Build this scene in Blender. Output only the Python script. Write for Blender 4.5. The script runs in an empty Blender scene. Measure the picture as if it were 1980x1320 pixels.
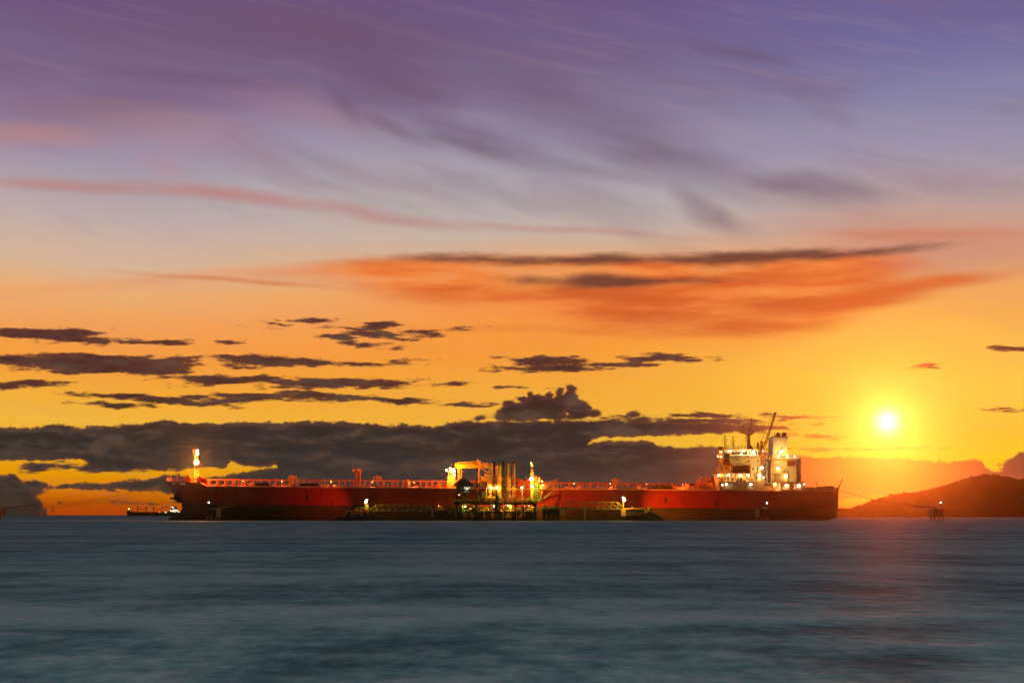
import bpy, math, random
from math import radians, sin, cos, pi, atan, atan2, sqrt
from mathutils import Vector, Matrix
random.seed(7)
sc = bpy.context.scene

# ------------------------------------------------------------------ camera
F = 3850.0            # focal length in photo pixels (1980 px wide frame)
CAMZ = 2.06
cam_d = bpy.data.cameras.new("camera")
cam_d.sensor_width = 36.0
cam_d.lens = 36.0 * F / 1980.0
cam_d.shift_y = 335.0 / 1980.0
cam_d.clip_start = 0.5
cam_d.clip_end = 60000
cam = bpy.data.objects.new("camera", cam_d)
cam.location = (0, 0, CAMZ)
cam.rotation_euler = (radians(90), 0, 0)
sc.collection.objects.link(cam)
sc.camera = cam

sc.view_settings.view_transform = 'Standard'
sc.view_settings.look = 'None'
sc.view_settings.exposure = 0.0
sc.view_settings.gamma = 1.0
sc.cycles.use_denoising = True
sc.cycles.denoising_input_passes = 'RGB_ALBEDO'
sc.cycles.max_bounces = 5
sc.cycles.volume_bounces = 0
sc.cycles.use_light_tree = True
sc.cycles.sample_clamp_indirect = 4.0
sc.cycles.caustics_reflective = False
sc.cycles.caustics_refractive = False

SUN_AZ = atan((1716 - 990) / F)
SUN_EL = atan((995 - 815) / F * cos(SUN_AZ))

def lin(r, g, b):
    f = lambda c: (c / 255) / 12.92 if c / 255 <= 0.04045 else ((c / 255 + 0.055) / 1.055) ** 2.4
    return (f(r), f(g), f(b), 1.0)

# ------------------------------------------------------------------ node helper
class NT:
    def __init__(s, tree):
        s.t = tree; s.n = tree.nodes; s.l = tree.links
    def _set(s, sock, v):
        if v is None: return
        if isinstance(v, bpy.types.NodeSocket): s.l.new(v, sock)
        else: sock.default_value = v
    def m(s, op, a, b=None, c=None, clamp=False):
        n = s.n.new('ShaderNodeMath'); n.operation = op; n.use_clamp = clamp
        for i, v in enumerate((a, b, c)): s._set(n.inputs[i], v)
        return n.outputs[0]
    def v(s, op, a, b=None):
        n = s.n.new('ShaderNodeVectorMath'); n.operation = op
        s._set(n.inputs[0], a); s._set(n.inputs[1], b)
        return n.outputs['Value'] if op in ('LENGTH', 'DOT_PRODUCT', 'DISTANCE') else n.outputs[0]
    def comb(s, x, y, z=0.0):
        n = s.n.new('ShaderNodeCombineXYZ')
        for i, v in enumerate((x, y, z)): s._set(n.inputs[i], v)
        return n.outputs[0]
    def sep(s, a):
        n = s.n.new('ShaderNodeSeparateXYZ'); s._set(n.inputs[0], a); return n.outputs
    def mapping(s, vec, loc=(0, 0, 0), rot=(0, 0, 0), scale=(1, 1, 1), kind='POINT'):
        n = s.n.new('ShaderNodeMapping'); n.vector_type = kind
        s._set(n.inputs['Vector'], vec)
        n.inputs['Location'].default_value = loc; n.inputs['Rotation'].default_value = rot
        n.inputs['Scale'].default_value = scale
        return n.outputs[0]
    def noise(s, vec, scale=5, detail=4, rough=0.5, color=False, dist=0.0, dim='2D'):
        n = s.n.new('ShaderNodeTexNoise'); n.noise_dimensions = dim
        s._set(n.inputs['Vector'], vec); s._set(n.inputs['Scale'], scale)
        s._set(n.inputs['Detail'], detail); s._set(n.inputs['Roughness'], rough)
        n.inputs['Distortion'].default_value = dist
        return n.outputs['Color'] if color else n.outputs['Fac']
    def csplit(s, col, ax, ay):
        """colour noise -> centred offset vector (ax, ay, 0)"""
        n = s.n.new('ShaderNodeSeparateColor'); s._set(n.inputs[0], col)
        return s.comb(s.m('MULTIPLY_ADD', n.outputs[0], ax, -ax / 2), s.m('MULTIPLY_ADD', n.outputs[1], ay, -ay / 2), 0.0)
    def ell(s, src, cx, cy, A, B, ang):
        """normalised distance from an ellipse centre; src = (U, V, 1), no type conversions so that the node order stays compact"""
        if abs(ang) < 1e-6:
            n = s.n.new('ShaderNodeVectorMath'); n.operation = 'MULTIPLY_ADD'
            s._set(n.inputs[0], src); n.inputs[1].default_value = (1 / A, 1 / B, 0); n.inputs[2].default_value = (-cx / A, -cy / B, 0)
            return s.v('LENGTH', n.outputs[0])
        c, q = cos(ang), sin(ang)
        a = s.v('DOT_PRODUCT', src, (c / A, q / A, -(c * cx + q * cy) / A))
        b = s.v('DOT_PRODUCT', src, (-q / B, c / B, (q * cx - c * cy) / B))
        return s.v('LENGTH', s.comb(a, b, 0.0))
    def step(s, x, a, b, lo=0.0, hi=1.0):
        n = s.n.new('ShaderNodeMapRange'); n.interpolation_type = 'SMOOTHSTEP'
        s._set(n.inputs[0], x); s._set(n.inputs[1], a); s._set(n.inputs[2], b)
        s._set(n.inputs[3], lo); s._set(n.inputs[4], hi)
        return n.outputs[0]
    def linmap(s, x, a, b, lo=0.0, hi=1.0):
        n = s.n.new('ShaderNodeMapRange')
        s._set(n.inputs[0], x); s._set(n.inputs[1], a); s._set(n.inputs[2], b)
        s._set(n.inputs[3], lo); s._set(n.inputs[4], hi)
        return n.outputs[0]
    def mix(s, fac, a, b, blend='MIX'):
        n = s.n.new('ShaderNodeMix'); n.data_type = 'RGBA'; n.blend_type = blend
        s._set(n.inputs[0], fac); s._set(n.inputs[6], a); s._set(n.inputs[7], b)
        return n.outputs[2]
    def ramp(s, fac, stops):
        n = s.n.new('ShaderNodeValToRGB'); s._set(n.inputs[0], fac)
        cr = n.color_ramp
        while len(cr.elements) > 1: cr.elements.remove(cr.elements[-1])
        cr.elements[0].position = stops[0][0]; cr.elements[0].color = stops[0][1]
        for p, c in stops[1:]:
            e = cr.elements.new(p); e.color = c
        return n.outputs[0]
    def curve(s, x, pts):
        """piecewise smooth curve through (x, y) pairs, both inside 0..1"""
        n = s.n.new('ShaderNodeFloatCurve'); s._set(n.inputs['Value'], x)
        c = n.mapping.curves[0]
        n.mapping.use_clip = False
        pts = sorted(pts)
        c.points[0].location = pts[0]; c.points[1].location = pts[-1]
        for p in pts[1:-1]: c.points.new(*p)
        for p in c.points: p.handle_type = 'AUTO_CLAMPED'
        n.mapping.update()
        return n.outputs[0]

# ------------------------------------------------------------------ sky
# az / el of the ray, expressed in thousandths of photo pixels: U grows to the right, V downwards, horizon at V=0.995
def su(x): return 0.990 + F / 1000 * atan((x - 990) / F)
def sv(x, y): return 0.995 - F / 1000 * atan((995 - y) / F * cos(atan((x - 990) / F)))

def build_world():
    w = bpy.data.worlds.new("World"); sc.world = w; w.use_nodes = True
    t = NT(w.node_tree); w.node_tree.nodes.clear()
    tc = t.n.new('ShaderNodeTexCoord')
    x, y, z = t.sep(tc.outputs['Generated'])[:3]
    az = t.m('ARCTAN2', x, y)
    el = t.m('ARCSINE', t.m('MAXIMUM', t.m('MINIMUM', z, 1.0), -1.0))
    U = t.m('MULTIPLY_ADD', az, F / 1000, 0.990)
    V = t.m('MULTIPLY_ADD', el, -F / 1000, 0.995)
    p = t.comb(U, V, 1.0)
    # ---- clear-sky colour by elevation, three bearings
    def col(stops):
        return t.ramp(posV, [(min(1, max(0, (sv(990, yy) + 0.6) / 1.65)), lin(*c)) for yy, c in stops])
    # slow wobble so that the colour bands are not ruler-straight
    wob = t.noise(t.comb(t.m('MULTIPLY', U, 1.1), t.m('MULTIPLY', V, 3.0), 3.3), 1.0, 2, 0.5)
    Vw = t.m('ADD', V, t.m('MULTIPLY_ADD', wob, 0.10, -0.05))
    posV = t.m('MULTIPLY', t.m('ADD', Vw, 0.6), 1 / 1.65, clamp=True)
    L = col([(-600, (58, 62, 104)), (-200, (82, 70, 120)), (0, (106, 82, 126)), (100, (118, 98, 136)), (200, (132, 112, 144)),
             (290, (160, 146, 168)), (350, (174, 160, 170)), (400, (190, 172, 172)), (450, (207, 180, 164)), (500, (220, 184, 152)),
             (550, (237, 177, 118)), (600, (246, 170, 98)), (660, (252, 160, 72)), (710, (252, 164, 60)), (760, (253, 178, 56)),
             (810, (253, 192, 66)), (870, (254, 182, 30)), (915, (255, 172, 4)), (950, (255, 146, 0)), (990, (255, 98, 0)), (1040, (120, 60, 20))])
    C = col([(-600, (58, 64, 108)), (-200, (82, 72, 124)), (0, (108, 88, 132)), (100, (116, 100, 138)), (200, (134, 120, 150)),
             (290, (156, 148, 168)), (350, (178, 170, 176)), (400, (190, 178, 172)), (450, (206, 182, 164)), (500, (228, 174, 130)),
             (560, (246, 163, 90)), (620, (253, 156, 68)), (690, (253, 160, 58)), (760, (253, 176, 58)), (820, (254, 188, 62)),
             (870, (254, 190, 50)), (920, (254, 170, 20)), (990, (255, 110, 0)), (1040, (120, 60, 20))])
    R = col([(-600, (54, 62, 114)), (-200, (76, 74, 134)), (0, (106, 98, 150)), (100, (116, 110, 156)), (200, (136, 132, 168)),
             (290, (156, 148, 172)), (350, (174, 158, 168)), (400, (190, 166, 162)), (450, (204, 164, 146)), (500, (226, 164, 124)),
             (560, (242, 168, 102)), (620, (250, 176, 84)), (680, (251, 192, 78)), (740, (250, 206, 76)), (820, (249, 200, 56)),
             (880, (254, 214, 20)), (930, (254, 190, 10)), (990, (255, 120, 0)), (1040, (120, 60, 20))])
    base = t.mix(t.step(U, 0.1, 1.1), L, C)
    base = t.mix(t.step(U, 1.1, 1.8), base, R)
    # soft glow round the sun
    S = (su(1716), sv(1716, 815), 1)
    ds = t.v('LENGTH', t.v('SUBTRACT', p, S))
    glow = t.m('POWER', 2.718, t.m('MULTIPLY', t.m('MULTIPLY', ds, ds), -1 / 0.20 ** 2))
    base = t.mix(t.m('MULTIPLY', glow, 0.45), base, lin(240, 200, 76))
    # ---- streaky thin high cloud
    wv = t.noise(t.mapping(p, rot=(0, 0, radians(-10)), scale=(1.2, 3.2, 1)), 1.0, 3, 0.5, color=True)
    pw = t.v('ADD', p, t.csplit(wv, 0.36, 0.085))
    pw2 = t.v('ADD', p, t.csplit(wv, 0.08, 0.045))
    st = t.noise(t.mapping(pw, rot=(0, 0, radians(13)), scale=(1 / 1.3, 1 / 6.0, 1), kind='TEXTURE'), 1.6, 7, 0.56)
    fine = t.noise(t.mapping(pw2, rot=(0, 0, radians(12)), scale=(1 / 2.0, 1 / 22.0, 1), kind='TEXTURE'), 2.0, 7, 0.66)
    hi = t.step(V, 0.62, 0.30)                       # only in the upper sky
    a = t.m('MULTIPLY', t.step(st, 0.46, 0.74), t.m('MULTIPLY_ADD', hi, 0.30, 0.03))
    base = t.mix(a, base, lin(124, 94, 116))
    base = t.mix(t.m('MULTIPLY', t.step(fine, 0.46, 0.72), t.m('MULTIPLY_ADD', hi, 0.06, 0.05)), base, lin(188, 150, 150))

    def field(src, ells, cur=None):
        for (cx, cy, A, B, *rest) in ells:
            ang = rest[0] if rest else 0.0
            m_ = t.ell(src, su(cx), sv(cx, cy), A / 1000, B / 1000, radians(ang))
            k = min(A, B) / 1000
            d = t.m('MULTIPLY_ADD', m_, -k, k)
            cur = d if cur is None else t.m('MAXIMUM', cur, d)
        return cur
    def soft(src, ells, power=1.0):
        cur = None
        for (cx, cy, A, B, ang, al) in ells:
            d = t.step(t.ell(src, su(cx), sv(cx, cy), A / 1000, B / 1000, radians(ang)), 1.0, 0.0, 0.0, al)
            cur = d if cur is None else t.m('MAXIMUM', cur, d)
        return cur
    nz = t.m('MULTIPLY_ADD', st, 1.1, 0.45)
    s1 = soft(pw, [(560, 80, 700, 130, 2, .62), (740, 140, 330, 150, 18, .70), (180, 205, 420, 90, -4, .45), (30, 130, 260, 60, 0, .4),
                   (900, 250, 380, 60, 20, .50), (1090, 215, 520, 90, 19, .48), (1290, 300, 380, 60, 14, .50), (1560, 348, 300, 34, 6, .48),
                   (1385, 400, 150, 36, 22, .40), (1440, 105, 170, 24, 12, .38), (330, 150, 380, 50, 6, .45)])
    base = t.mix(t.m('MULTIPLY', s1, nz, clamp=True), base, lin(110, 84, 108))
    s2 = soft(pw, [(30, 262, 280, 42, 0, .6), (280, 250, 400, 70, 8, .34), (600, 230, 330, 50, 8, .2), (330, 335, 110, 40, 20, .3),
                   (100, 360, 420, 20, 1.5, .85), (420, 382, 400, 24, 4, .85), (660, 402, 380, 22, 5, .6), (1040, 430, 520, 12, 3, .5),
                   (1700, 420, 360, 50, 3, .35), (1880, 470, 520, 90, 0, .65)])
    base = t.mix(t.m('MULTIPLY', s2, nz, clamp=True), base, lin(188, 132, 126))
    X01 = lambda x: (su(x) + 0.2) / 2.4
    u01 = t.m('MULTIPLY', t.m('ADD', U, 0.2), 1 / 2.4)
    def crv(pts):      # y px -> curve value
        return t.m('ADD', t.curve(u01, [(X01(a_), (sv(a_, b_) - 0.4) / 0.6) for a_, b_ in pts]), 0.0)
    def tov(c): return t.m('MULTIPLY_ADD', c, 0.6, 0.4)
    Vq = t.m('ADD', t.sep(pw2)[1], 0.0)
    s4 = soft(pw2, [(668, 205, 90, 26, 42, .9), (770, 252, 130, 20, 22, .9), (915, 284, 140, 17, 13, .85), (1180, 332, 230, 22, 10, .7), (1330, 368, 120, 26, 24, .7), (1395, 405, 60, 26, 40, .6),
                    (1250, 275, 210, 26, 18, .6), (1130, 200, 260, 40, 22, .45), (660, 110, 110, 90, 60, .5), (1460, 110, 120, 12, 13, .5)])
    base = t.mix(t.m('MULTIPLY', s4, 0.42), base, lin(104, 80, 100))
    # ---- big orange sunlit cloud
    st2 = t.noise(t.mapping(pw2, rot=(0, 0, radians(-4)), scale=(1.6, 13.0, 1)), 1.7, 6, 0.6)
    topo = tov(crv([(-80, 560), (300, 540), (480, 522), (600, 514), (700, 500), (900, 490), (1200, 493), (1500, 487), (1740, 480), (1800, 500), (1950, 540), (2060, 560)]))
    boto = tov(crv([(-80, 562), (300, 548), (480, 534), (600, 540), (800, 588), (1000, 620), (1300, 655), (1480, 662), (1600, 636), (1700, 590), (1800, 535), (1950, 545), (2060, 562)]))
    ain = t.m('MULTIPLY', t.step(t.m('SUBTRACT', Vq, topo), -0.014, 0.016), t.step(t.m('SUBTRACT', boto, Vq), -0.03, 0.05))
    ain = t.m('MULTIPLY', ain, t.m('MULTIPLY', t.step(st2, 0.08, 0.50), t.step(U, 1.86, 1.60, 0.12, 1.0)), clamp=True)
    base = t.mix(ain, base, t.mix(t.step(st2, 0.40, 0.68), lin(246, 138, 66), lin(224, 102, 44)))
    s3 = soft(pw2, [(1700, 568, 300, 30, -7, 1.0), (1480, 600, 280, 40, -5, .7), (1330, 620, 330, 44, 3, .6), (700, 505, 200, 16, -3, .5),
                    (1340, 536, 330, 18, -2, .9), (1130, 570, 380, 22, 3, .7), (980, 640, 560, 14, 1, .35), (420, 545, 330, 9, 3, .5), (1780, 445, 300, 20, 2, .5)])
    base = t.mix(t.m('MULTIPLY', s3, t.m('MULTIPLY_ADD', st2, 2.4, -0.4), clamp=True), base, lin(206, 98, 46))
    s5 = soft(pw2, [(1740, 562, 300, 24, -8, 1.0), (1640, 590, 260, 20, -4, .8), (1560, 530, 240, 16, -2, .7)])
    base = t.mix(t.m('MULTIPLY', s5, t.m('MULTIPLY_ADD', st2, 1.0, 0.5), clamp=True), base, lin(222, 106, 50))
    # dusky caps of the orange cloud
    e1 = t.noise(t.mapping(p, scale=(1.0, 1.9, 1)), 30.0, 5, 0.65)
    e2 = t.noise(t.mapping(p, scale=(1.0, 4.2, 1)), 9.0, 6, 0.6)
    capf = field(pw2, [(960, 496, 190, 11, 1), (1150, 497, 260, 11, 0), (1330, 495, 190, 11, 0), (1480, 490, 190, 16, -1), (1620, 488, 170, 10, -4), (1160, 542, 150, 15, 1), (1260, 541, 130, 8, 0)])
    capf = t.m('ADD', capf, t.m('MULTIPLY_ADD', e2, 0.020, -0.0125))
    base = t.mix(t.m('MULTIPLY', t.step(capf, -0.010, 0.009), 0.9), base, lin(100, 58, 50))
    # ---- dark clouds
    warp = t.noise(t.mapping(p, scale=(1, 4.0, 1)), 9.0, 5, 0.55, color=True)
    pc = t.v('ADD', p, t.csplit(warp, 0.11, 0.018))
    f = field(pc, [
        (95, 646, 125, 15), (150, 656, 90, 8), (320, 661, 70, 5), (440, 662, 26, 4),
        (180, 703, 170, 19), (50, 698, 90, 10), (300, 712, 95, 12), (340, 695, 50, 5),
        (510, 697, 105, 13), (600, 702, 60, 7), (690, 703, 75, 4), (790, 697, 30, 3),
        (40, 744, 80, 7), (440, 734, 130, 11), (660, 740, 150, 11), (885, 744, 45, 5), (560, 750, 60, 4),
        (240, 767, 90, 7, 2), (330, 774, 130, 8, 3), (480, 768, 140, 9, -2), (230, 782, 70, 6), (600, 766, 90, 8), (760, 775, 120, 7, 2), (880, 780, 100, 4, 1),
        (585, 620, 50, 8), (540, 628, 34, 4), (735, 629, 30, 11), (690, 637, 50, 4), (650, 655, 44, 10, 8), (740, 648, 95, 6), (815, 644, 90, 4, -3), (715, 668, 18, 6), (747, 667, 26, 5),
        (1070, 698, 90, 11), (1080, 712, 130, 8), (1270, 691, 70, 7), (1230, 704, 120, 5, -2), (1340, 700, 30, 4), (1020, 750, 36, 2.5)])
    fp = field(p, [   # cumulus heads and shreds near the horizon
        (1005, 797, 46, 22), (1050, 788, 62, 24), (1102, 768, 18, 20), (1118, 792, 30, 20), (1035, 770, 20, 12), (1148, 799, 18, 11), (985, 780, 16, 9), (1010, 772, 13, 9), (1063, 765, 12, 9), (1083, 758, 14, 11), (1104, 753, 13, 10), (1086, 777, 22, 20), (1060, 803, 100, 10), (1138, 789, 11, 9), (1025, 763, 9, 8), (925, 808, 18, 7), (970, 806, 26, 9), (1225, 801, 17, 7)])
    f = field(pc, [
        (1380, 803, 95, 6, 1), (1330, 813, 210, 7, 1), (1310, 829, 230, 11), (1500, 808, 70, 3), (1430, 832, 70, 5),
        (70, 904, 40, 7), (115, 894, 22, 4), (195, 902, 110, 9),
        (285, 971, 48, 2.6), (330, 977, 13, 4), (125, 971, 7, 2.4), (1595, 845, 46, 3), (1700, 868, 110, 2), (1965, 793, 40, 2), (1962, 674, 34, 6), (1790, 707, 16, 2.5)], f)
    fp = field(p, [(8, 962, 62, 42), (58, 985, 26, 24), (24, 926, 11, 12), (64, 940, 26, 15), (45, 950, 40, 10), (84, 992, 8, 12), (102, 990, 4, 6),
                  (-60, 950, 60, 60), (1965, 905, 34, 20), (1985, 890, 24, 16)], fp)
    e2b = t.noise(t.mapping(p, scale=(1.0, 5.0, 1)), 16.0, 7, 0.62)
    f = t.m('ADD', f, t.m('MULTIPLY_ADD', e2b, 0.023, -0.0105))
    ff = f
    f = fp
    T1 = tov(crv([(-150, 830), (0, 825), (80, 822), (115, 818), (150, 823), (200, 820), (260, 818), (330, 811), (365, 816), (420, 817), (480, 813),
                  (560, 815), (640, 812), (700, 817), (800, 820), (845, 822), (870, 815), (1000, 812), (1150, 811), (1300, 812), (1460, 824), (1600, 950), (2150, 950)]))
    B1 = tov(crv([(-150, 893), (0, 892), (100, 890), (163, 888), (178, 907), (215, 909), (240, 915), (262, 907), (300, 910), (335, 913), (370, 906), (400, 905),
                  (432, 909), (446, 895), (470, 902), (510, 904), (536, 899), (552, 960), (700, 997), (1105, 997), (1125, 900), (1150, 850), (1180, 846), (1240, 846), (1300, 843), (1460, 838), (1600, 880), (2150, 880)]))
    f = t.m('MAXIMUM', f, t.m('MINIMUM', t.m('SUBTRACT', V, T1), t.m('SUBTRACT', B1, V)))
    T2 = tov(crv([(-150, 990), (40, 952), (90, 940), (130, 936), (200, 931), (260, 925), (300, 920), (350, 915), (385, 922), (430, 919), (470, 911), (500, 906), (540, 900), (580, 880),
                  (1100, 862), (1150, 853), (1180, 850), (1250, 849), (1275, 860), (1390, 863), (1460, 868), (1545, 880), (1600, 884), (1640, 882), (1700, 883), (1760, 886),
                  (1800, 890), (1850, 892), (1880, 887), (1903, 893), (1915, 908), (1940, 905), (1980, 900), (2150, 880)]))
    B2 = tov(crv([(-150, 950), (40, 945), (90, 946), (200, 949), (300, 954), (345, 958), (400, 955), (480, 999), (2150, 999)]))
    f = t.m('MAXIMUM', f, t.m('MINIMUM', t.m('SUBTRACT', V, T2), t.m('SUBTRACT', B2, V)))
    # yellow hole low behind the stern
    hole = field(p, [(1670, 968, 38, 8, -4)])
    f = t.m('MINIMUM', f, t.m('MULTIPLY', hole, -1.0))
    # ragged, lumpy edges
    e3 = t.noise(t.mapping(p, scale=(1.0, 1.3, 1)), 70.0, 4, 0.6)
    ed = t.m('MULTIPLY_ADD', e1, 0.013, -0.0065)
    ed = t.m('ADD', ed, t.m('MULTIPLY_ADD', e3, 0.009, -0.0045))
    ed = t.m('ADD', ed, t.m('MULTIPLY_ADD', e2, 0.008, -0.004))
    f = t.m('MAXIMUM', t.m('ADD', f, ed), ff)
    af = t.step(f, -0.0008, 0.0042)
    # colour of the dark cloud: grey-brown, glowing orange towards the sun, lighter folds
    sd = t.v('LENGTH', t.v('MULTIPLY', t.v('SUBTRACT', p, (su(1700), sv(1700, 890), 1)), (1.0, 1.25, 1)))
    shade = t.noise(t.mapping(p, scale=(1.0, 4.5, 1)), 7.0, 7, 0.62)
    shade2 = t.noise(t.mapping(pc, scale=(1.0, 3.0, 1)), 22.0, 5, 0.6)
    sh = t.m('ADD', t.m('MULTIPLY', shade, 0.65), t.m('MULTIPLY', shade2, 0.35))
    low = t.ramp(t.step(V, 0.60, 0.97), [(0.0, lin(92, 52, 48)), (0.35, lin(82, 47, 40)), (0.6, lin(57, 46, 43)), (0.8, lin(51, 47, 45)), (1.0, lin(62, 59, 58))])
    dk = t.mix(t.step(sh, 0.46, 0.68), low, lin(90, 72, 60))
    dk = t.mix(t.m('MULTIPLY', t.step(sh, 0.50, 0.36), 0.45), dk, lin(48, 37, 34))
    rim = t.m('MULTIPLY', t.step(f, 0.012, 0.0), 0.35)
    dk = t.mix(rim, dk, lin(140, 80, 50))
    dk = t.mix(t.step(sd, 0.46, 0.16, 0.0, 0.62), dk, lin(160, 88, 58))
    dk = t.mix(t.step(sd, 0.26, 0.02, 0.0, 1.0), dk, lin(244, 140, 52))
    base = t.mix(af, base, dk)
    # sun core
    core = t.m('POWER', 2.718, t.m('MULTIPLY', t.m('MULTIPLY', ds, ds), -1 / 0.022 ** 2))
    halo = t.m('POWER', 2.718, t.m('MULTIPLY', t.m('MULTIPLY', ds, ds), -1 / 0.085 ** 2))
    base = t.mix(t.m('MULTIPLY', halo, 0.30), base, lin(250, 240, 120))
    base = t.mix(core, base, (0.9, 0.95, 0.85, 1))
    core2 = t.m('POWER', 2.718, t.m('MULTIPLY', t.m('MULTIPLY', ds, ds), -1 / 0.014 ** 2))
    base = t.mix(core2, base, (1.6, 1.5, 1.3, 1))
    # ---- dusk away from the afterglow: dim blue-violet dome, and zenith
    away = t.step(t.m('ABSOLUTE', t.m('SUBTRACT', az, 0.15)), 0.55, 1.9)
    dusk = t.ramp(t.linmap(el, -0.05, 1.3), [(0, lin(30, 27, 30)), (0.12, lin(34, 31, 38)), (0.3, lin(46, 54, 66)), (1, lin(74, 92, 112))])
    base = t.mix(away, base, dusk)
    base = t.mix(t.step(el, 0.30, 0.9), base, t.mix(away, lin(90, 119, 121), lin(60, 78, 80)))
    bg = t.n.new('ShaderNodeBackground'); bg.inputs['Strength'].default_value = 1.0
    t.l.new(base, bg.inputs['Color'])
    out = t.n.new('ShaderNodeOutputWorld'); t.l.new(bg.outputs[0], out.inputs['Surface'])
    w.cycles.sampling_method = 'MANUAL'; w.cycles.sample_map_resolution = 1024
build_world()

# low evening sun
sun_d = bpy.data.lights.new("sun", 'SUN'); sun_d.energy = 0.85; sun_d.angle = radians(0.5); sun_d.color = (1.0, 0.13, 0.012)
sun = bpy.data.objects.new("sun", sun_d); sc.collection.objects.link(sun)
_d = Vector((sin(SUN_AZ) * cos(SUN_EL), cos(SUN_AZ) * cos(SUN_EL), sin(SUN_EL)))
sun.rotation_euler = (-_d).to_track_quat('-Z', 'Y').to_euler()
sun.location = (150, 600, 120)

# ------------------------------------------------------------------ mesh helpers
def PX(x, Y): return (x - 990) * Y / F
def PZ(y, Y): return CAMZ + (995 - y) * Y / F

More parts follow.
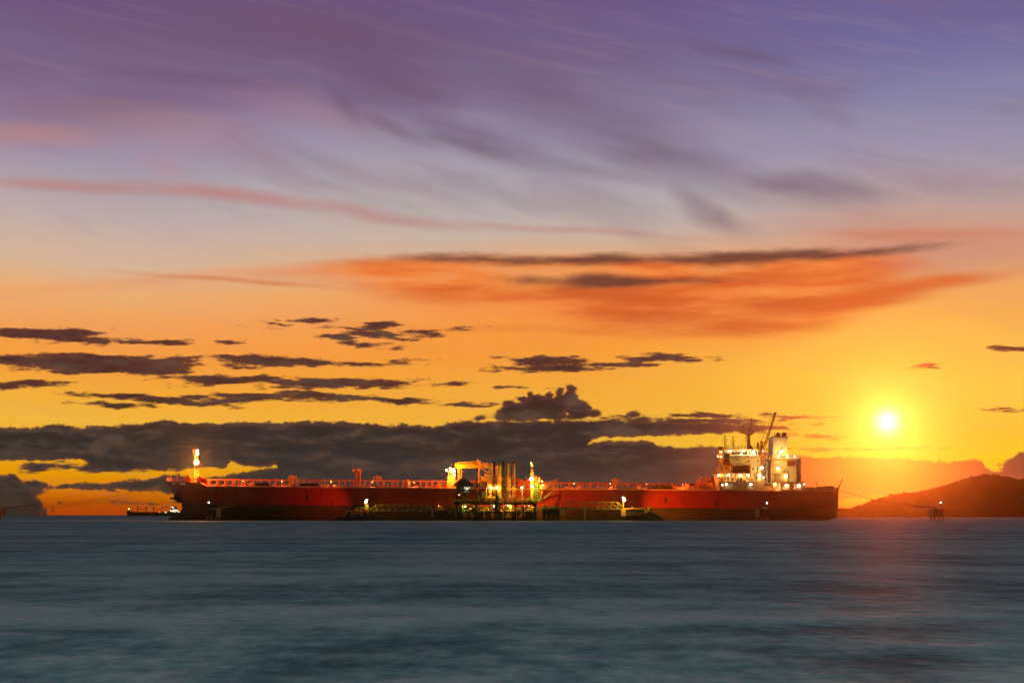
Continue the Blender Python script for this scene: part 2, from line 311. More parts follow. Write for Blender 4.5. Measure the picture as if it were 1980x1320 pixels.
class MB:
    def __init__(s): s.v = []; s.f = []; s.sm = []
    def add(s, vs, fs, smooth=False):
        o = len(s.v); s.v += [tuple(v) for v in vs]
        for f in fs: s.f.append(tuple(i + o for i in f)); s.sm.append(smooth)
        return s
    def box(s, x0, x1, y0, y1, z0, z1):
        if x0 > x1: x0, x1 = x1, x0
        if z0 > z1: z0, z1 = z1, z0
        v = [(x, y, z) for z in (z0, z1) for y in (y0, y1) for x in (x0, x1)]
        return s.add(v, [(0, 2, 3, 1), (4, 5, 7, 6), (0, 1, 5, 4), (2, 6, 7, 3), (0, 4, 6, 2), (1, 3, 7, 5)])
    def pbox(s, x0, x1, y0, y1, Y, d):
        """box whose front face covers photo pixels x0..x1, y0..y1 at depth Y, d metres deep"""
        return s.box(PX(x0, Y), PX(x1, Y), Y, Y + d, PZ(y0, Y), PZ(y1, Y))
    def tube(s, a, b, r0, r1=None, n=8, caps=True):
        a = Vector(a); b = Vector(b); r1 = r0 if r1 is None else r1
        d = (b - a).normalized()
        u = d.cross(Vector((0, 0, 1)) if abs(d.z) < 0.9 else Vector((1, 0, 0))).normalized(); w = d.cross(u)
        v = []
        for c, r in ((a, r0), (b, r1)):
            for i in range(n):
                t = 2 * pi * i / n
                v.append(c + (u * cos(t) + w * sin(t)) * r)
        fs = [(i, (i + 1) % n, n + (i + 1) % n, n + i) for i in range(n)]
        s.add(v, fs, n > 5)
        if caps:
            s.add(v[:n], [tuple(range(n))[::-1]]); s.add(v[n:], [tuple(range(n))])
        return s
    def ptube(s, x0, y0, x1, y1, Y, r, r1=None, n=6, Y1=None):
        Y1 = Y if Y1 is None else Y1
        return s.tube((PX(x0, Y), Y, PZ(y0, Y)), (PX(x1, Y1), Y1, PZ(y1, Y1)), r, r1, n)
    def bar(s, a, b, w, h=None):
        """square-section bar"""
        a = Vector(a); b = Vector(b); h = w if h is None else h
        d = (b - a).normalized()
        u = d.cross(Vector((0, 1, 0))); u = (u if u.length > 1e-3 else Vector((1, 0, 0))).normalized(); q = d.cross(u)
        v = [c + u * sx * h / 2 + q * sy * w / 2 for c in (a, b) for sx, sy in ((-1, -1), (1, -1), (1, 1), (-1, 1))]
        return s.add(v, [(0, 1, 2, 3), (7, 6, 5, 4), (0, 4, 5, 1), (1, 5, 6, 2), (2, 6, 7, 3), (3, 7, 4, 0)])
    def pbar(s, x0, y0, x1, y1, Y, w, h=None, Y1=None):
        Y1 = Y if Y1 is None else Y1
        return s.bar((PX(x0, Y), Y, PZ(y0, Y)), (PX(x1, Y1), Y1, PZ(y1, Y1)), w, h)
    def prism(s, pts, y0, y1):
        """polygon given in (x, z), extruded from y0 to y1"""
        n = len(pts)
        v = [(x, y0, z) for x, z in pts] + [(x, y1, z) for x, z in pts]
        return s.add(v, [tuple(range(n)), tuple(range(n, 2 * n))[::-1]] + [(i, n + i, n + (i + 1) % n, (i + 1) % n) for i in range(n)])
    def pprism(s, pts, Y, d):
        return s.prism([(PX(x, Y), PZ(y, Y)) for x, y in pts], Y, Y + d)
    def ball(s, c, r, n=10, sz=1.0):
        c = Vector(c); v = [c + Vector((0, 0, r * sz))]; m = n // 2
        for j in range(1, m):
            for i in range(n):
                t = pi * j / m; q = 2 * pi * i / n
                v.append(c + Vector((r * sin(t) * cos(q), r * sin(t) * sin(q), r * sz * cos(t))))
        v.append(c - Vector((0, 0, r * sz)))
        fs = [(0, 1 + i, 1 + (i + 1) % n) for i in range(n)]
        for j in range(m - 2):
            for i in range(n):
                a = 1 + j * n + i; b = 1 + j * n + (i + 1) % n
                fs.append((a, a + n, b + n, b))
        L = len(v) - 1; o = 1 + (m - 2) * n
        fs += [(L, o + (i + 1) % n, o + i) for i in range(n)]
        return s.add(v, fs, True)
    def rail(s, pts, h=1.1, r=0.045, step=2.4, bars=2):
        """guard rail along a 3-D polyline: stanchions and horizontal bars"""
        for a, b in zip(pts[:-1], pts[1:]):
            a = Vector(a); b = Vector(b); n = max(1, int((b - a).length / step))
            for k in range(bars):
                dz = Vector((0, 0, h * (k + 1) / bars)); s.tube(a + dz, b + dz, r, n=4, caps=False)
            for i in range(n + 1):
                p_ = a.lerp(b, i / n); s.tube(p_, p_ + Vector((0, 0, h)), r, n=4, caps=False)
        return s
    def truss(s, a, b, h, w, seg, r, ydir=1.0):
        """box truss from a to b (bottom chord), height h, width w in y"""
        a = Vector(a); b = Vector(b)
        up = Vector((0, 0, h))
        for yy in (0, w * ydir):
            o = Vector((0, yy, 0))
            s.bar(a + o, b + o, r * 1.5); s.bar(a + o + up, b + o + up, r * 1.3)
            for i in range(seg + 1):
                p_ = a.lerp(b, i / seg) + o; s.bar(p_, p_ + up, r)
                if i < seg:
                    q_ = a.lerp(b, (i + 1) / seg) + o
                    s.bar(p_ if i < seg / 2 else p_ + up, q_ + up if i < seg / 2 else q_, r * 0.9)
        return s
    def build(s, name, mat, parent=None, **props):
        me = bpy.data.meshes.new(name)
        off = ORG.get(parent.name, Vector((0, 0, 0))) if parent else Vector((0, 0, 0))
        me.from_pydata([tuple(Vector(v) - off) for v in s.v], [], s.f)
        me.polygons.foreach_set('use_smooth', s.sm)
        me.materials.append(mat); me.update()
        o = bpy.data.objects.new(name, me); sc.collection.objects.link(o)
        if parent: o.parent = parent; ORG[o.name] = off
        else: ORG[o.name] = Vector((0, 0, 0))
        for k, v in props.items(): o[k] = v
        return o
ORG = {}
def thing(name, loc, label, cat, group=None):
    o = bpy.data.objects.new(name, None); o.empty_display_size = 1
    o.location = loc; sc.collection.objects.link(o); ORG[o.name] = Vector(loc)
    o['label'] = label; o['category'] = cat
    if group: o['group'] = group
    return o
def copy_tree(o, parent=None):
    c = o.copy(); sc.collection.objects.link(c)
    if parent: c.parent = parent
    for ch in o.children: copy_tree(ch, c)
    ORG[c.name] = ORG.get(o.name, Vector((0, 0, 0)))
    return c

# ------------------------------------------------------------------ materials
def paint(name, rgb, rough=0.5, var=0.25, scale=0.8, metal=0.0, grime=None, streak=0.0, spec=0.3):
    m_ = bpy.data.materials.new(name); m_.use_nodes = True
    t = NT(m_.node_tree); b = m_.node_tree.nodes['Principled BSDF']
    tc = t.n.new('ShaderNodeTexCoord').outputs['Object']
    n1 = t.noise(tc, scale, 5, 0.6, dim='3D')
    c = t.mix(t.step(n1, 0.3, 0.7, 0.0, 1.0), tuple(v * (1 - var) for v in rgb) + (1,), tuple(min(1, v * (1 + var)) for v in rgb) + (1,))
    if grime:
        n2 = t.noise(t.mapping(tc, scale=(1.4, 1.4, 0.18)), scale * 0.9, 4, 0.6, dim='3D')
        c = t.mix(t.step(n2, 0.56, 0.74, 0, streak or 0.5), c, tuple(grime) + (1,))
    t.l.new(c, b.inputs['Base Color'])
    b.inputs['Roughness'].default_value = rough; b.inputs['Metallic'].default_value = metal
    b.inputs['Specular IOR Level'].default_value = spec
    return m_
def glow(name, rgb, strength):
    m_ = bpy.data.materials.new(name); m_.use_nodes = True
    b = m_.node_tree.nodes['Principled BSDF']
    b.inputs['Base Color'].default_value = (0.5, 0.5, 0.5, 1)
    b.inputs['Emission Color'].default_value = tuple(rgb) + (1,); b.inputs['Emission Strength'].default_value = strength
    m_.cycles.emission_sampling = 'NONE'
    return m_
M = dict(
    redpipe=paint('red oxide deck paint', (0.55, 0.11, 0.045), 0.5, 0.3, 0.7, grime=(0.16, 0.03, 0.02)),
    orange=paint('buff mast paint', (0.55, 0.22, 0.07), 0.5, 0.2),
    white=paint('white ship paint', (0.74, 0.70, 0.62), 0.45, 0.08, 0.5, grime=(0.35, 0.22, 0.12), streak=0.35),
    cream=paint('cream ship paint', (0.68, 0.56, 0.34), 0.5, 0.1, 0.5, grime=(0.32, 0.2, 0.1), streak=0.3),
    house=paint('dull ochre house paint', (0.36, 0.26, 0.15), 0.55, 0.12, 0.5, grime=(0.18, 0.1, 0.06)),
    black=paint('black steel', (0.02, 0.018, 0.017), 0.5, 0.3),
    dark=paint('dark weathered steel', (0.036, 0.027, 0.020), 0.6, 0.35),
    steel=paint('galvanised steel', (0.34, 0.34, 0.30), 0.45, 0.2),
    yellow=paint('yellow painted steel', (0.62, 0.36, 0.05), 0.45, 0.15),
    green=paint('green painted steel', (0.17, 0.23, 0.07), 0.45, 0.2),
    conc=paint('weathered concrete', (0.24, 0.21, 0.17), 0.85, 0.3, 0.6, grime=(0.06, 0.055, 0.04), streak=0.6),
    darkconc=paint('tide stained concrete', (0.020, 0.017, 0.013), 0.85, 0.4, 0.6),
    timber=paint('dark stained timber', (0.05, 0.032, 0.022), 0.7, 0.3),
    rooft=paint('dark roof tiles', (0.035, 0.022, 0.018), 0.8, 0.3, 2.0),
    rubber=paint('black rubber', (0.015, 0.015, 0.015), 0.7, 0.3),
    rope=paint('mooring rope', (0.22, 0.14, 0.08), 0.9, 0.2, 3.0),
    glass=paint('dark window glass', (0.012, 0.012, 0.014), 0.12, 0.1),
    olive=paint('olive painted steel', (0.22, 0.19, 0.05), 0.5, 0.2),
    boat=paint('lifeboat orange brown', (0.33, 0.075, 0.03), 0.5, 0.3, 1.2),
    brown=paint('reddish brown louvre', (0.30, 0.09, 0.03), 0.6, 0.2),
    pale=paint('pale fender panel', (0.34, 0.20, 0.09), 0.7, 0.2),
)
G = dict(
    warm=glow('warm white lamp glass', (1.0, 0.86, 0.55), 14),
    sodium=glow('sodium lamp glass', (1.0, 0.55, 0.12), 14),
    sodiumw=glow('bright sodium lamp glass', (1.0, 0.82, 0.40), 22),
    halide=glow('green tinged halide lamp glass', (0.95, 1.0, 0.45), 20),
    white=glow('white lamp glass', (1.0, 0.92, 0.88), 9),
    red=glow('red port light', (1.0, 0.10, 0.04), 10),
    greenl=glow('green starboard light', (0.25, 1.0, 0.35), 10),
    room=glow('lit window', (0.62, 0.70, 0.40), 0.62),
    roomw=glow('warm lit window', (1.0, 0.75, 0.35), 1.6),
)
SOD = (1.0, 0.33, 0.035); YEL = (1.0, 0.50, 0.07); GRN = (0.85, 0.92, 0.06); WRM = (1.0, 0.54, 0.10); RED = (1.0, 0.16, 0.02)
def light(loc, power, color, parent, kind='POINT', aim=None, size=80, blend=0.5, radius=0.25):
    d = bpy.data.lights.new('lamp_light', kind); d.energy = power; d.color = color
    d.shadow_soft_size = radius
    if kind == 'SPOT': d.spot_size = radians(size); d.spot_blend = blend
    o = bpy.data.objects.new('lamp_light', d); sc.collection.objects.link(o)
    off = ORG.get(parent.name, Vector((0, 0, 0)))
    o.parent = parent; o.location = Vector(loc) - off
    if aim is not None: o.rotation_euler = (Vector(aim) - Vector(loc)).to_track_quat('-Z', 'Y').to_euler()
    return o
def fixture(parent, loc, gm, power=0, color=WRM, r=0.4, name='floodlight', kind='POINT', aim=None, size=110, fwd=0.9, blend=0.5):
    """lamp housing with a glowing bulb in front of it (towards -y) and its light"""
    x, y, z = loc
    h = MB().box(x - r * 0.9, x + r * 0.9, y + r * 0.7, y + r * 1.5, z - r * 0.5, z + r * 0.9)
    h.bar((x, y + r * 1.1, z - r * 0.5), (x, y + r * 1.1, z - r * 1.6), 0.12)
    ho = h.build(name, M['dark'], parent)
    MB().ball((x, y, z), r, 10).build('bulb', G[gm], ho)
    if power:
        light((x, y - fwd, z - 0.15), power, color, ho, kind, aim, size, blend)
    return ho

# ------------------------------------------------------------------ water
def build_water():
    m_ = bpy.data.materials.new('sea water'); m_.use_nodes = True
    t = NT(m_.node_tree); nt = m_.node_tree; nt.nodes.clear()
    pos = t.n.new('ShaderNodeNewGeometry').outputs['Position']
    def nz(sx, sy, det, seed, rough=0.55):
        return t.noise(t.mapping(pos, loc=(seed * 7.3, seed * 3.1, 0), scale=(sx, sy, 1)), 1.0, det, rough, dim='2D')
    big = nz(0.010, 0.085, 2, 1)         # swell trains
    near = nz(0.42, 0.26, 6, 2, 0.6)     # ripples at three sizes, each showing at its own distance
    midd = nz(0.13, 0.032, 6, 3, 0.62)
    far = nz(0.045, 0.0045, 6, 4, 0.62)
    tiny = nz(2.6, 1.1, 4, 5, 0.6)
    f = t.m('ADD', t.m('MULTIPLY', big, 0.27), t.m('ADD', t.m('MULTIPLY', near, 0.28), t.m('ADD', t.m('MULTIPLY', midd, 0.26), t.m('ADD', t.m('MULTIPLY', far, 0.16), t.m('MULTIPLY', tiny, 0.14)))))
    h = t.m('ADD', t.m('MULTIPLY', near, 0.7), t.m('ADD', t.m('MULTIPLY', big, 0.4), t.m('MULTIPLY', midd, 0.8)))
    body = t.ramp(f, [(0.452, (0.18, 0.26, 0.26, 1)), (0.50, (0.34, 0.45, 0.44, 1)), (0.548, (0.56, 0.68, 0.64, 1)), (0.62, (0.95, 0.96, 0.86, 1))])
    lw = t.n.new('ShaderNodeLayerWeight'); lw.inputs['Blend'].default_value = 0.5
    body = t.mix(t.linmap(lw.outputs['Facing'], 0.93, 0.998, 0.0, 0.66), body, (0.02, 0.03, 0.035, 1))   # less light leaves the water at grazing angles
    bump = t.n.new('ShaderNodeBump'); bump.inputs['Strength'].default_value = 0.9; bump.inputs['Distance'].default_value = 0.5
    t.l.new(h, bump.inputs['Height'])
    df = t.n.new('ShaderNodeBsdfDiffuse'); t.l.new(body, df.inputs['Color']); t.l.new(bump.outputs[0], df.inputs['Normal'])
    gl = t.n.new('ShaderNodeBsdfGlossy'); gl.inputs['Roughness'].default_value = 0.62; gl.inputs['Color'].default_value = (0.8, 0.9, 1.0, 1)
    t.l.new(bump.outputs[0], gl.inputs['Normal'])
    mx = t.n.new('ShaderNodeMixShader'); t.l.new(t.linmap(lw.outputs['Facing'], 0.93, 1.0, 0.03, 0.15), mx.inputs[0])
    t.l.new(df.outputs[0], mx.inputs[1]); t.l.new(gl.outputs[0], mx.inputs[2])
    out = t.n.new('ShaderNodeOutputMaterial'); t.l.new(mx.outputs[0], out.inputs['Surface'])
    w = MB(); w.add([(-12000, -300, 0), (12000, -300, 0), (12000, 14000, 0), (-12000, 14000, 0)], [(0, 1, 2, 3)])
    w.build('sea', m_, kind='structure')
build_water()

# ------------------------------------------------------------------ wooded hill on the right
def build_hill():
    Y = 2000.0
    prof = [(1560, 996), (1600, 988), (1622, 983), (1640, 984), (1652, 987), (1664, 982), (1690, 972), (1705, 965), (1730, 957), (1775, 952), (1800, 948), (1815, 943), (1850, 934),
            (1870, 926), (1900, 919), (1908, 918), (1920, 921), (1935, 922), (1955, 928), (1968, 931), (1976, 928), (2010, 924), (2080, 935), (2200, 950), (2330, 975), (2450, 996)]
    def top(px):
        for (a, b), (c, d) in zip(prof[:-1], prof[1:]):
            if a <= px <= c:
                return PZ(b + (d - b) * (px - a) / (c - a), Y)
        return 0.0
    nx, ny = 300, 26
    v = []; f = []
    rnd = random.Random(3)
    for j in range(ny + 1):
        q = j / ny
        for i in range(nx + 1):
            px = 1560 + (2450 - 1560) * i / nx
            hh = top(px) * sin(pi * q) ** 0.8
            v.append((PX(px, Y), Y - 190 + 380 * q, hh * (1 + 0.02 * rnd.uniform(-1, 1)) - 0.5))
    for j in range(ny):
        for i in range(nx):
            a = j * (nx + 1) + i; f.append((a, a + 1, a + nx + 2, a + nx + 1))
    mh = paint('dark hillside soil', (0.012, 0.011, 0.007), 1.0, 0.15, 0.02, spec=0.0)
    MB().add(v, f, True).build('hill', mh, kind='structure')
    # tree canopy over it: thousands of small lumpy crowns
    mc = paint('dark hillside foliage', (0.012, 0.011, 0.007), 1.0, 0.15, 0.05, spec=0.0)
    c = MB()
    for k in range(5200):
        px = rnd.uniform(1570, 2440); q = rnd.triangular(0.06, 0.80, 0.47)
        x = PX(px, Y); hh = top(px)
        if hh < 2.5: continue
        z = hh * sin(pi * q) ** 0.8 - 0.6
        r = rnd.uniform(0.9, 2.3) * (0.6 + 0.4 * min(1, hh / 20)) * (1.5 if rnd.random() < 0.06 else 1)
        o = Vector((x, Y - 190 + 380 * q, z))
        vs = []
        for (a, b, cc) in ((0, 0, 1), (.9, 0, .35), (.28, .86, .4), (-.73, .53, .3), (-.73, -.53, .42), (.28, -.86, .3), (0, 0, -.7)):
            s_ = r * rnd.uniform(0.75, 1.2); vs.append(o + Vector((a * s_, b * s_, cc * s_ * 0.9)))
        c.add(vs, [(0, 1, 2), (0, 2, 3), (0, 3, 4), (0, 4, 5), (0, 5, 1), (6, 2, 1), (6, 3, 2), (6, 4, 3), (6, 5, 4), (6, 1, 5)])
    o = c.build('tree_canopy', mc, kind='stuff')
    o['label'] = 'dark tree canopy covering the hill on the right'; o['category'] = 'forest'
build_hill()

# ------------------------------------------------------------------ the oil tanker
def interp(v, pts):
    if v <= pts[0][0]: return pts[0][1]
    for (a, b), (c, d) in zip(pts[:-1], pts[1:]):
        if v <= c: return b + (d - b) * (v - a) / (c - a)
    return pts[-1][1]
NEAR = 722.0; MIDY = 743.0; HB = 21.0
ship = thing('oil_tanker', (PX(972, NEAR), MIDY, 0), 'long red-hulled oil tanker with lit deck and white deckhouse, moored at the jetty', 'ship')
DEP = [(321, 742.5), (335, 737), (352, 731), (380, 725), (410, 722.3), (440, 722), (1560, 722), (1622, 727.2)]
def depth_at(x): return interp(x, DEP)
def wx(x): return PX(x, depth_at(x))
def deck_y(x):
    pts = [(322, 929.5), (345, 931), (388, 933), (402, 941), (800, 944), (1000, 946), (1500, 949), (1622, 949)]
    for (a, b), (c, d) in zip(pts[:-1], pts[1:]):
        if x <= c: return b + (d - b) * (max(x, a) - a) / (c - a)
    return 949.0
STEM = [(PZ(y, MIDY), x) for y, x in [(1022, 326), (1006, 323), (1003, 325), (999, 330), (994, 338), (990, 346), (986, 350.5), (981, 352), (974, 352), (971, 350), (965, 344), (957, 339), (949, 335), (940, 328), (933, 323), (929.5, 321)]]
STERN = [(-3, 1560), (0.0, 1598), (1.1, 1619), (2.5, 1620), (6, 1621), (12, 1622)]
_TAB = [(wx(x_), x_) for x_ in range(300, 1640, 2)]
def pxof(X): return interp(X, _TAB)
def stern_e(z): return 0.35 + 0.40 * min(1, max(0, z / 13))
def stern_x(z): return PX(interp(z, STERN), MIDY - HB * stern_e(z))
def hb(X, z):
    xs = PX(interp(z, STEM), MIDY); xe = stern_x(z)
    zz = min(1, max(0, z / 13))
    le = 62 + (26 - 62) * zz ** 0.8; lr = 60 + (26 - 60) * zz
    t1 = min(1, max(0, (X - xs) / le)); f1 = 1 - (1 - t1) ** (2.2 + 1.0 * zz)
    t2 = min(1, max(0, (xe - X) / lr)); e = stern_e(z)
    f2 = e + (1 - e) * (1 - (1 - t2) ** 2.4)
    return max(0.02, HB * f1 * f2)
def side_y(X, z): return MIDY - hb(X, z)
def dz(x): return PZ(deck_y(x), depth_at(x))      # deck height at a photo column
def build_hull():
    nt_, ns = 170, 34
    ts = [0.5 - 0.5 * cos(pi * (i / nt_) ** 0.9) if False else i / nt_ for i in range(nt_ + 1)]
    ts = [t_ ** 1.35 if t_ < 0.3 else t_ for t_ in ts]
    k = 0.3 ** 1.35
    ts = [t_ if t_ >= 0.3 else (i / nt_ / 0.3) ** 1.5 * 0.3 for i, t_ in enumerate(ts)]
    rows = []
    for s_ in range(ns + 1):
        q = s_ / ns; row = []
        zb0 = -3 + (dz(321) + 3) * q; zb1 = -3 + (dz(1622) + 3) * q
        x0 = PX(interp(zb0, STEM), MIDY); x1 = stern_x(zb1)
        for t_ in ts:
            X = x0 + (x1 - x0) * t_
            z = -3 + (dz(pxof(X)) + 3) * q
            row.append((X, z))
        rows.append(row)
    v = []; f = []
    for side in (-1, 1):
        for row in rows:
            for X, z in row: v.append((X, MIDY + side * hb(X, z), z))
    n = nt_ + 1; half = n * (ns + 1)
    for side in (0, 1):
        for j in range(ns):
            for i in range(nt_):
                a = side * half + j * n + i
                q = (a, a + 1, a + n + 1, a + n); f.append(q if side == 0 else q[::-1])
    for j in range(ns):
        a = j * n + nt_; b = half + j * n + nt_
        f.append((a, b, b + n, a + n)); a = j * n; b = half + j * n; f.append((a, a + n, b + n, b))
    m_ = bpy.data.materials.new('red hull paint over dark boot top'); m_.use_nodes = True
    t = NT(m_.node_tree); b = m_.node_tree.nodes['Principled BSDF']
    tc = t.n.new('ShaderNodeTexCoord').outputs['Object']
    x, y, z = t.sep(tc)[:3]
    n1 = t.noise(tc, 0.25, 5, 0.6, dim='3D')
    st = t.noise(t.mapping(tc, scale=(0.9, 0.9, 0.06)), 1.0, 4, 0.65, dim='3D')
    sc_ = t.noise(t.mapping(tc, scale=(0.12, 1, 1.6)), 1.0, 4, 0.6, dim='3D')
    red = t.mix(t.step(n1, 0.3, 0.7), (0.25, 0.008, 0.003, 1), (0.32, 0.015, 0.006, 1))
    red = t.mix(t.step(st, 0.52, 0.72, 0, 0.55), red, (0.17, 0.016, 0.009, 1))
    boot = t.mix(t.step(n1, 0.3, 0.7), (0.040, 0.018, 0.007, 1), (0.066, 0.029, 0.011, 1))
    boot = t.mix(t.step(sc_, 0.5, 0.75, 0, 0.6), boot, (0.05, 0.028, 0.016, 1))
    boot = t.mix(t.step(z, 1.6, 0.4, 0, 0.7), boot, (0.03, 0.022, 0.014, 1))
    edge = t.m('MULTIPLY_ADD', x, -(0.0075), 5.05)
    c = t.mix(t.step(t.m('SUBTRACT', z, edge), -0.03, 0.03), boot, red)
    t.l.new(c, b.inputs['Base Color']); b.inputs['Roughness'].default_value = 0.5; b.inputs['Specular IOR Level'].default_value = 0.25
    mb = MB().add(v, f, True)
    hull = mb.build('hull', m_, ship)
    # deck plating
    v = []; f = []
    for i in range(nt_ + 1):
        X, z = rows[-1][i]; h_ = hb(X, z); v += [(X, MIDY - h_, z - 0.05), (X, MIDY + h_, z - 0.05)]
    for i in range(nt_): f.append((2 * i, 2 * i + 1, 2 * i + 3, 2 * i + 2))
    MB().add(v, f).build('deck', M['redpipe'], ship)
    return hull
hull = build_hull()

# name on the bow, tug marks and draught figures, laid on the plating
def on_hull(text, x, y, hpx, name, mat, shape=None, sub=None):
    verts = []; faces = []
    if shape is None:
        cu = bpy.data.curves.new('t', 'FONT'); cu.body = text; cu.size = 1.0; cu.extrude = 0.0
        cu.space_character = 1.15
        ob = bpy.data.objects.new('t', cu); sc.collection.objects.link(ob)
        bpy.context.view_layer.update()
        me = bpy.data.meshes.new_from_object(ob.evaluated_get(bpy.context.evaluated_depsgraph_get()))
        verts = [v.co.copy() for v in me.vertices]; faces = [tuple(p.vertices) for p in me.polygons]
        bpy.data.objects.remove(ob); bpy.data.curves.remove(cu)
        k = hpx * NEAR / F / 0.70
    else: verts = [Vector((a, b, 0)) for a, b in shape]; faces = [tuple(range(len(shape)))]; k = NEAR / F
    vs = []
    for lay in (0.03, 0.10):
        for v in verts:
            X = wx(x) + v.x * k * (1.05 if shape is None else 1); z = PZ(y, depth_at(x)) + v.y * k
            vs.append((X, side_y(X, z) - lay, z))
    n = len(verts); fs = [tuple(i + n for i in f_)[::-1] for f_ in faces] + faces
    o = MB().add(vs, fs).build(name, mat, ship); return o
for i, ch in enumerate("BUNGA KELANA 10"):
    if ch == ' ': continue
    on_hull(ch, 379 + i * 5.35, 952.5, 6.3, 'name_letter', M['black'])
ARW = [(-3.0, 0.2), (0, -4.6), (3.0, 0.2), (1.7, 0.0), (1.7, 4.0), (-1.7, 4.0), (-1.7, 0.0)]
for ax, ay in ((594, 963), (1287, 968)):
    on_hull('', ax, ay, 0, 'tug_mark', M['black'], ARW)
    on_hull('TUG', ax - 2.9, ay - 5.8, 1.7, 'tug_lettering', M['black'])
# anchor in its bolster at the stem
a_ = MB()
a_.pprism([(336.5, 956), (340, 955), (352, 968), (350, 971), (344, 971), (338, 967), (331.5, 963.5), (332, 961.5), (335.5, 961.5)], MIDY - 1.4, 2.8)
a_.ptube(333, 962.5, 345, 969, MIDY - 1.6, 0.22)
a_.ball((PX(332.5, MIDY), MIDY - 1.2, PZ(962.5, MIDY)), 0.5, 8)
a_.build('anchor', M['black'], ship)
for sx in (642.5, 829, 1383, 1388):  # thin dark upright strips along the hull side
    s0 = wx(sx); mb = MB()
    for k in range(10):
        z0 = 0.4 + (PZ(967, NEAR) - 0.4) * k / 10; z1 = 0.4 + (PZ(967, NEAR) - 0.4) * (k + 1) / 10
        zz = 0.4 + 0.0; y0 = side_y(s0, (z0 + z1) / 2)
        mb.box(s0 - 0.1, s0 + 0.1, y0 - 0.16, y0 + 0.3, z0, z1)
    mb.build('hull_side_strip', M['dark'], ship)
# hawse / mooring ports low on the bow, lit from inside
for hx, hy in ((352, 935), (357.5, 935.3), (337, 934.4)):
    X = wx(hx); z = PZ(hy, depth_at(hx)); MB().ball((X, side_y(X, z) - 0.02, z), 0.17, 8).build('fairlead_light', G['roomw'], ship)

# ---- forecastle
YF = 738.0
def P(x, y, Y=YF): return Vector((PX(x, Y), Y, PZ(y, Y)))
def edge_pts(x0, x1, n=12, inset=0.35):
    out = []
    for i in range(n + 1):
        x = x0 + (x1 - x0) * i / n; X = wx(x); z = dz(x); out.append(Vector((X, side_y(X, z) + inset, z)))
    return out
MB().rail(edge_pts(326, 388, 10), 1.2, 0.06).build('bow_railing', M['orange'], ship)
mb = MB()
mb.pbox(322.5, 326, 923, 930, 741, 2); mb.pbox(329, 331, 922, 930, 742, 1); mb.ptube(322, 924, 331, 922.5, 742, 0.12); mb.ptube(322, 927, 335, 927.5, 742, 0.1)
mb.build('bow_platform', M['orange'], ship)
MB().ptube(342, 930, 342, 911, 742, 0.16, 0.08).build('jackstaff', M['redpipe'], ship)
mb = MB(); mb.pprism([(358, 933), (366, 925.5), (371, 923.5), (376, 923.5), (376, 933)], 737, 8); mb.pprism([(380, 933), (380, 925), (388, 925.5), (395, 929), (399, 936), (396, 938), (388, 934)], 735, 7)
mb.build('windlass_house', M['redpipe'], ship)
for x in (362, 386, 393):
    w = MB(); w.tube((PX(x, 731), 731, dz(x) + 1.1), (PX(x, 731) + 0.01, 734.5, dz(x) + 1.1), 0.85, n=12)
    for yy in (731, 734.3): w.tube((PX(x, 731), yy, dz(x) + 1.1), (PX(x, 731), yy + 0.2, dz(x) + 1.1), 1.3, n=14)
    w.pbox(x - 4, x + 4, deck_y(x) - 1.5, deck_y(x), 731, 3)
    w.build('anchor_windlass', M['redpipe'], ship)
# foremast, tapering, with lamps
mb = MB()
mb.tube(P(379.5, 932), P(379.5, 905), 1.15, 0.85, 12); mb.tube(P(379.5, 905), P(378, 868), 0.75, 0.4, 10)
mb.ptube(375.5, 932, 377.5, 880, 736, 0.2); mb.ptube(384, 932, 382, 884, 736, 0.2)
for k in range(12): yy = 930 - k * 4.4; mb.ptube(375.3 + k * .16, yy, 384 - k * .16, yy, 736, 0.09)
mb.build('foremast', M['orange'], ship)
MB().pbox(373.5, 378, 868, 878, 737, 1.4).build('mast_lamp_box', M['redpipe'], ship)
mb = MB(); mb.pbox(374, 386, 897, 898, 735, 5); mb.rail([P(374, 897, 735), P(386, 897, 735)], 1.1, 0.05); mb.build('mast_platform', M['orange'], ship)
fixture(ship, P(380, 893.5, 734), 'sodiumw', 60000, SOD, 0.85, 'mast_floodlight')
fixture(ship, P(381.6, 871.5, 735), 'sodiumw', 0, SOD, 0.42, 'mast_floodlight'); fixture(ship, P(381.9, 877, 735), 'sodiumw', 9000, SOD, 0.5, 'mast_floodlight')

light(P(381, 896, 732), 22000, SOD, bpy.data.objects['mast_floodlight'], 'SPOT', (PX(382, 712), 712, 0), 50, 1.0)  # extra spot added to colour the water below the bow
# ---- pipe rack / catwalk along the deck
def racky(x): return interp(x, [(402, 926.5), (860, 930), (1045, 933), (1385, 936.5)])
for x0, x1, th, nm in ((402, 864, 0.5, 'catwalk'), (864, 1045, 0.75, 'cargo_pipe'), (1045, 1235, 0.62, 'cargo_pipe'), (1235, 1346, 0.55, 'cargo_pipe')):
    mb = MB()
    for yy in (738, 742):
        a = Vector((PX(x0, yy), yy, PZ(racky(x0), yy))); b = Vector((PX(x1, yy), yy, PZ(racky(x1), yy)))
        if nm == 'catwalk': mb.bar(a, b, 0.5, th)
        else: mb.tube(a, b, th / 2 + 0.06, n=10)
        if nm != 'catwalk':
            for k in range(int((x1 - x0) / 23)):
                p_ = a.lerp(b, (k + 0.5) / int((x1 - x0) / 23)); mb.tube(p_ - Vector((.16, 0, 0)), p_ + Vector((.16, 0, 0)), th / 2 + 0.2, n=10)
    if nm == 'catwalk':
        mb.bar(P(x0, racky(x0), 740), P(x1, racky(x1), 740), 3.6, 0.16)
    mb.build(nm, M['redpipe'], ship)
rnd = random.Random(11)
x = 404.0
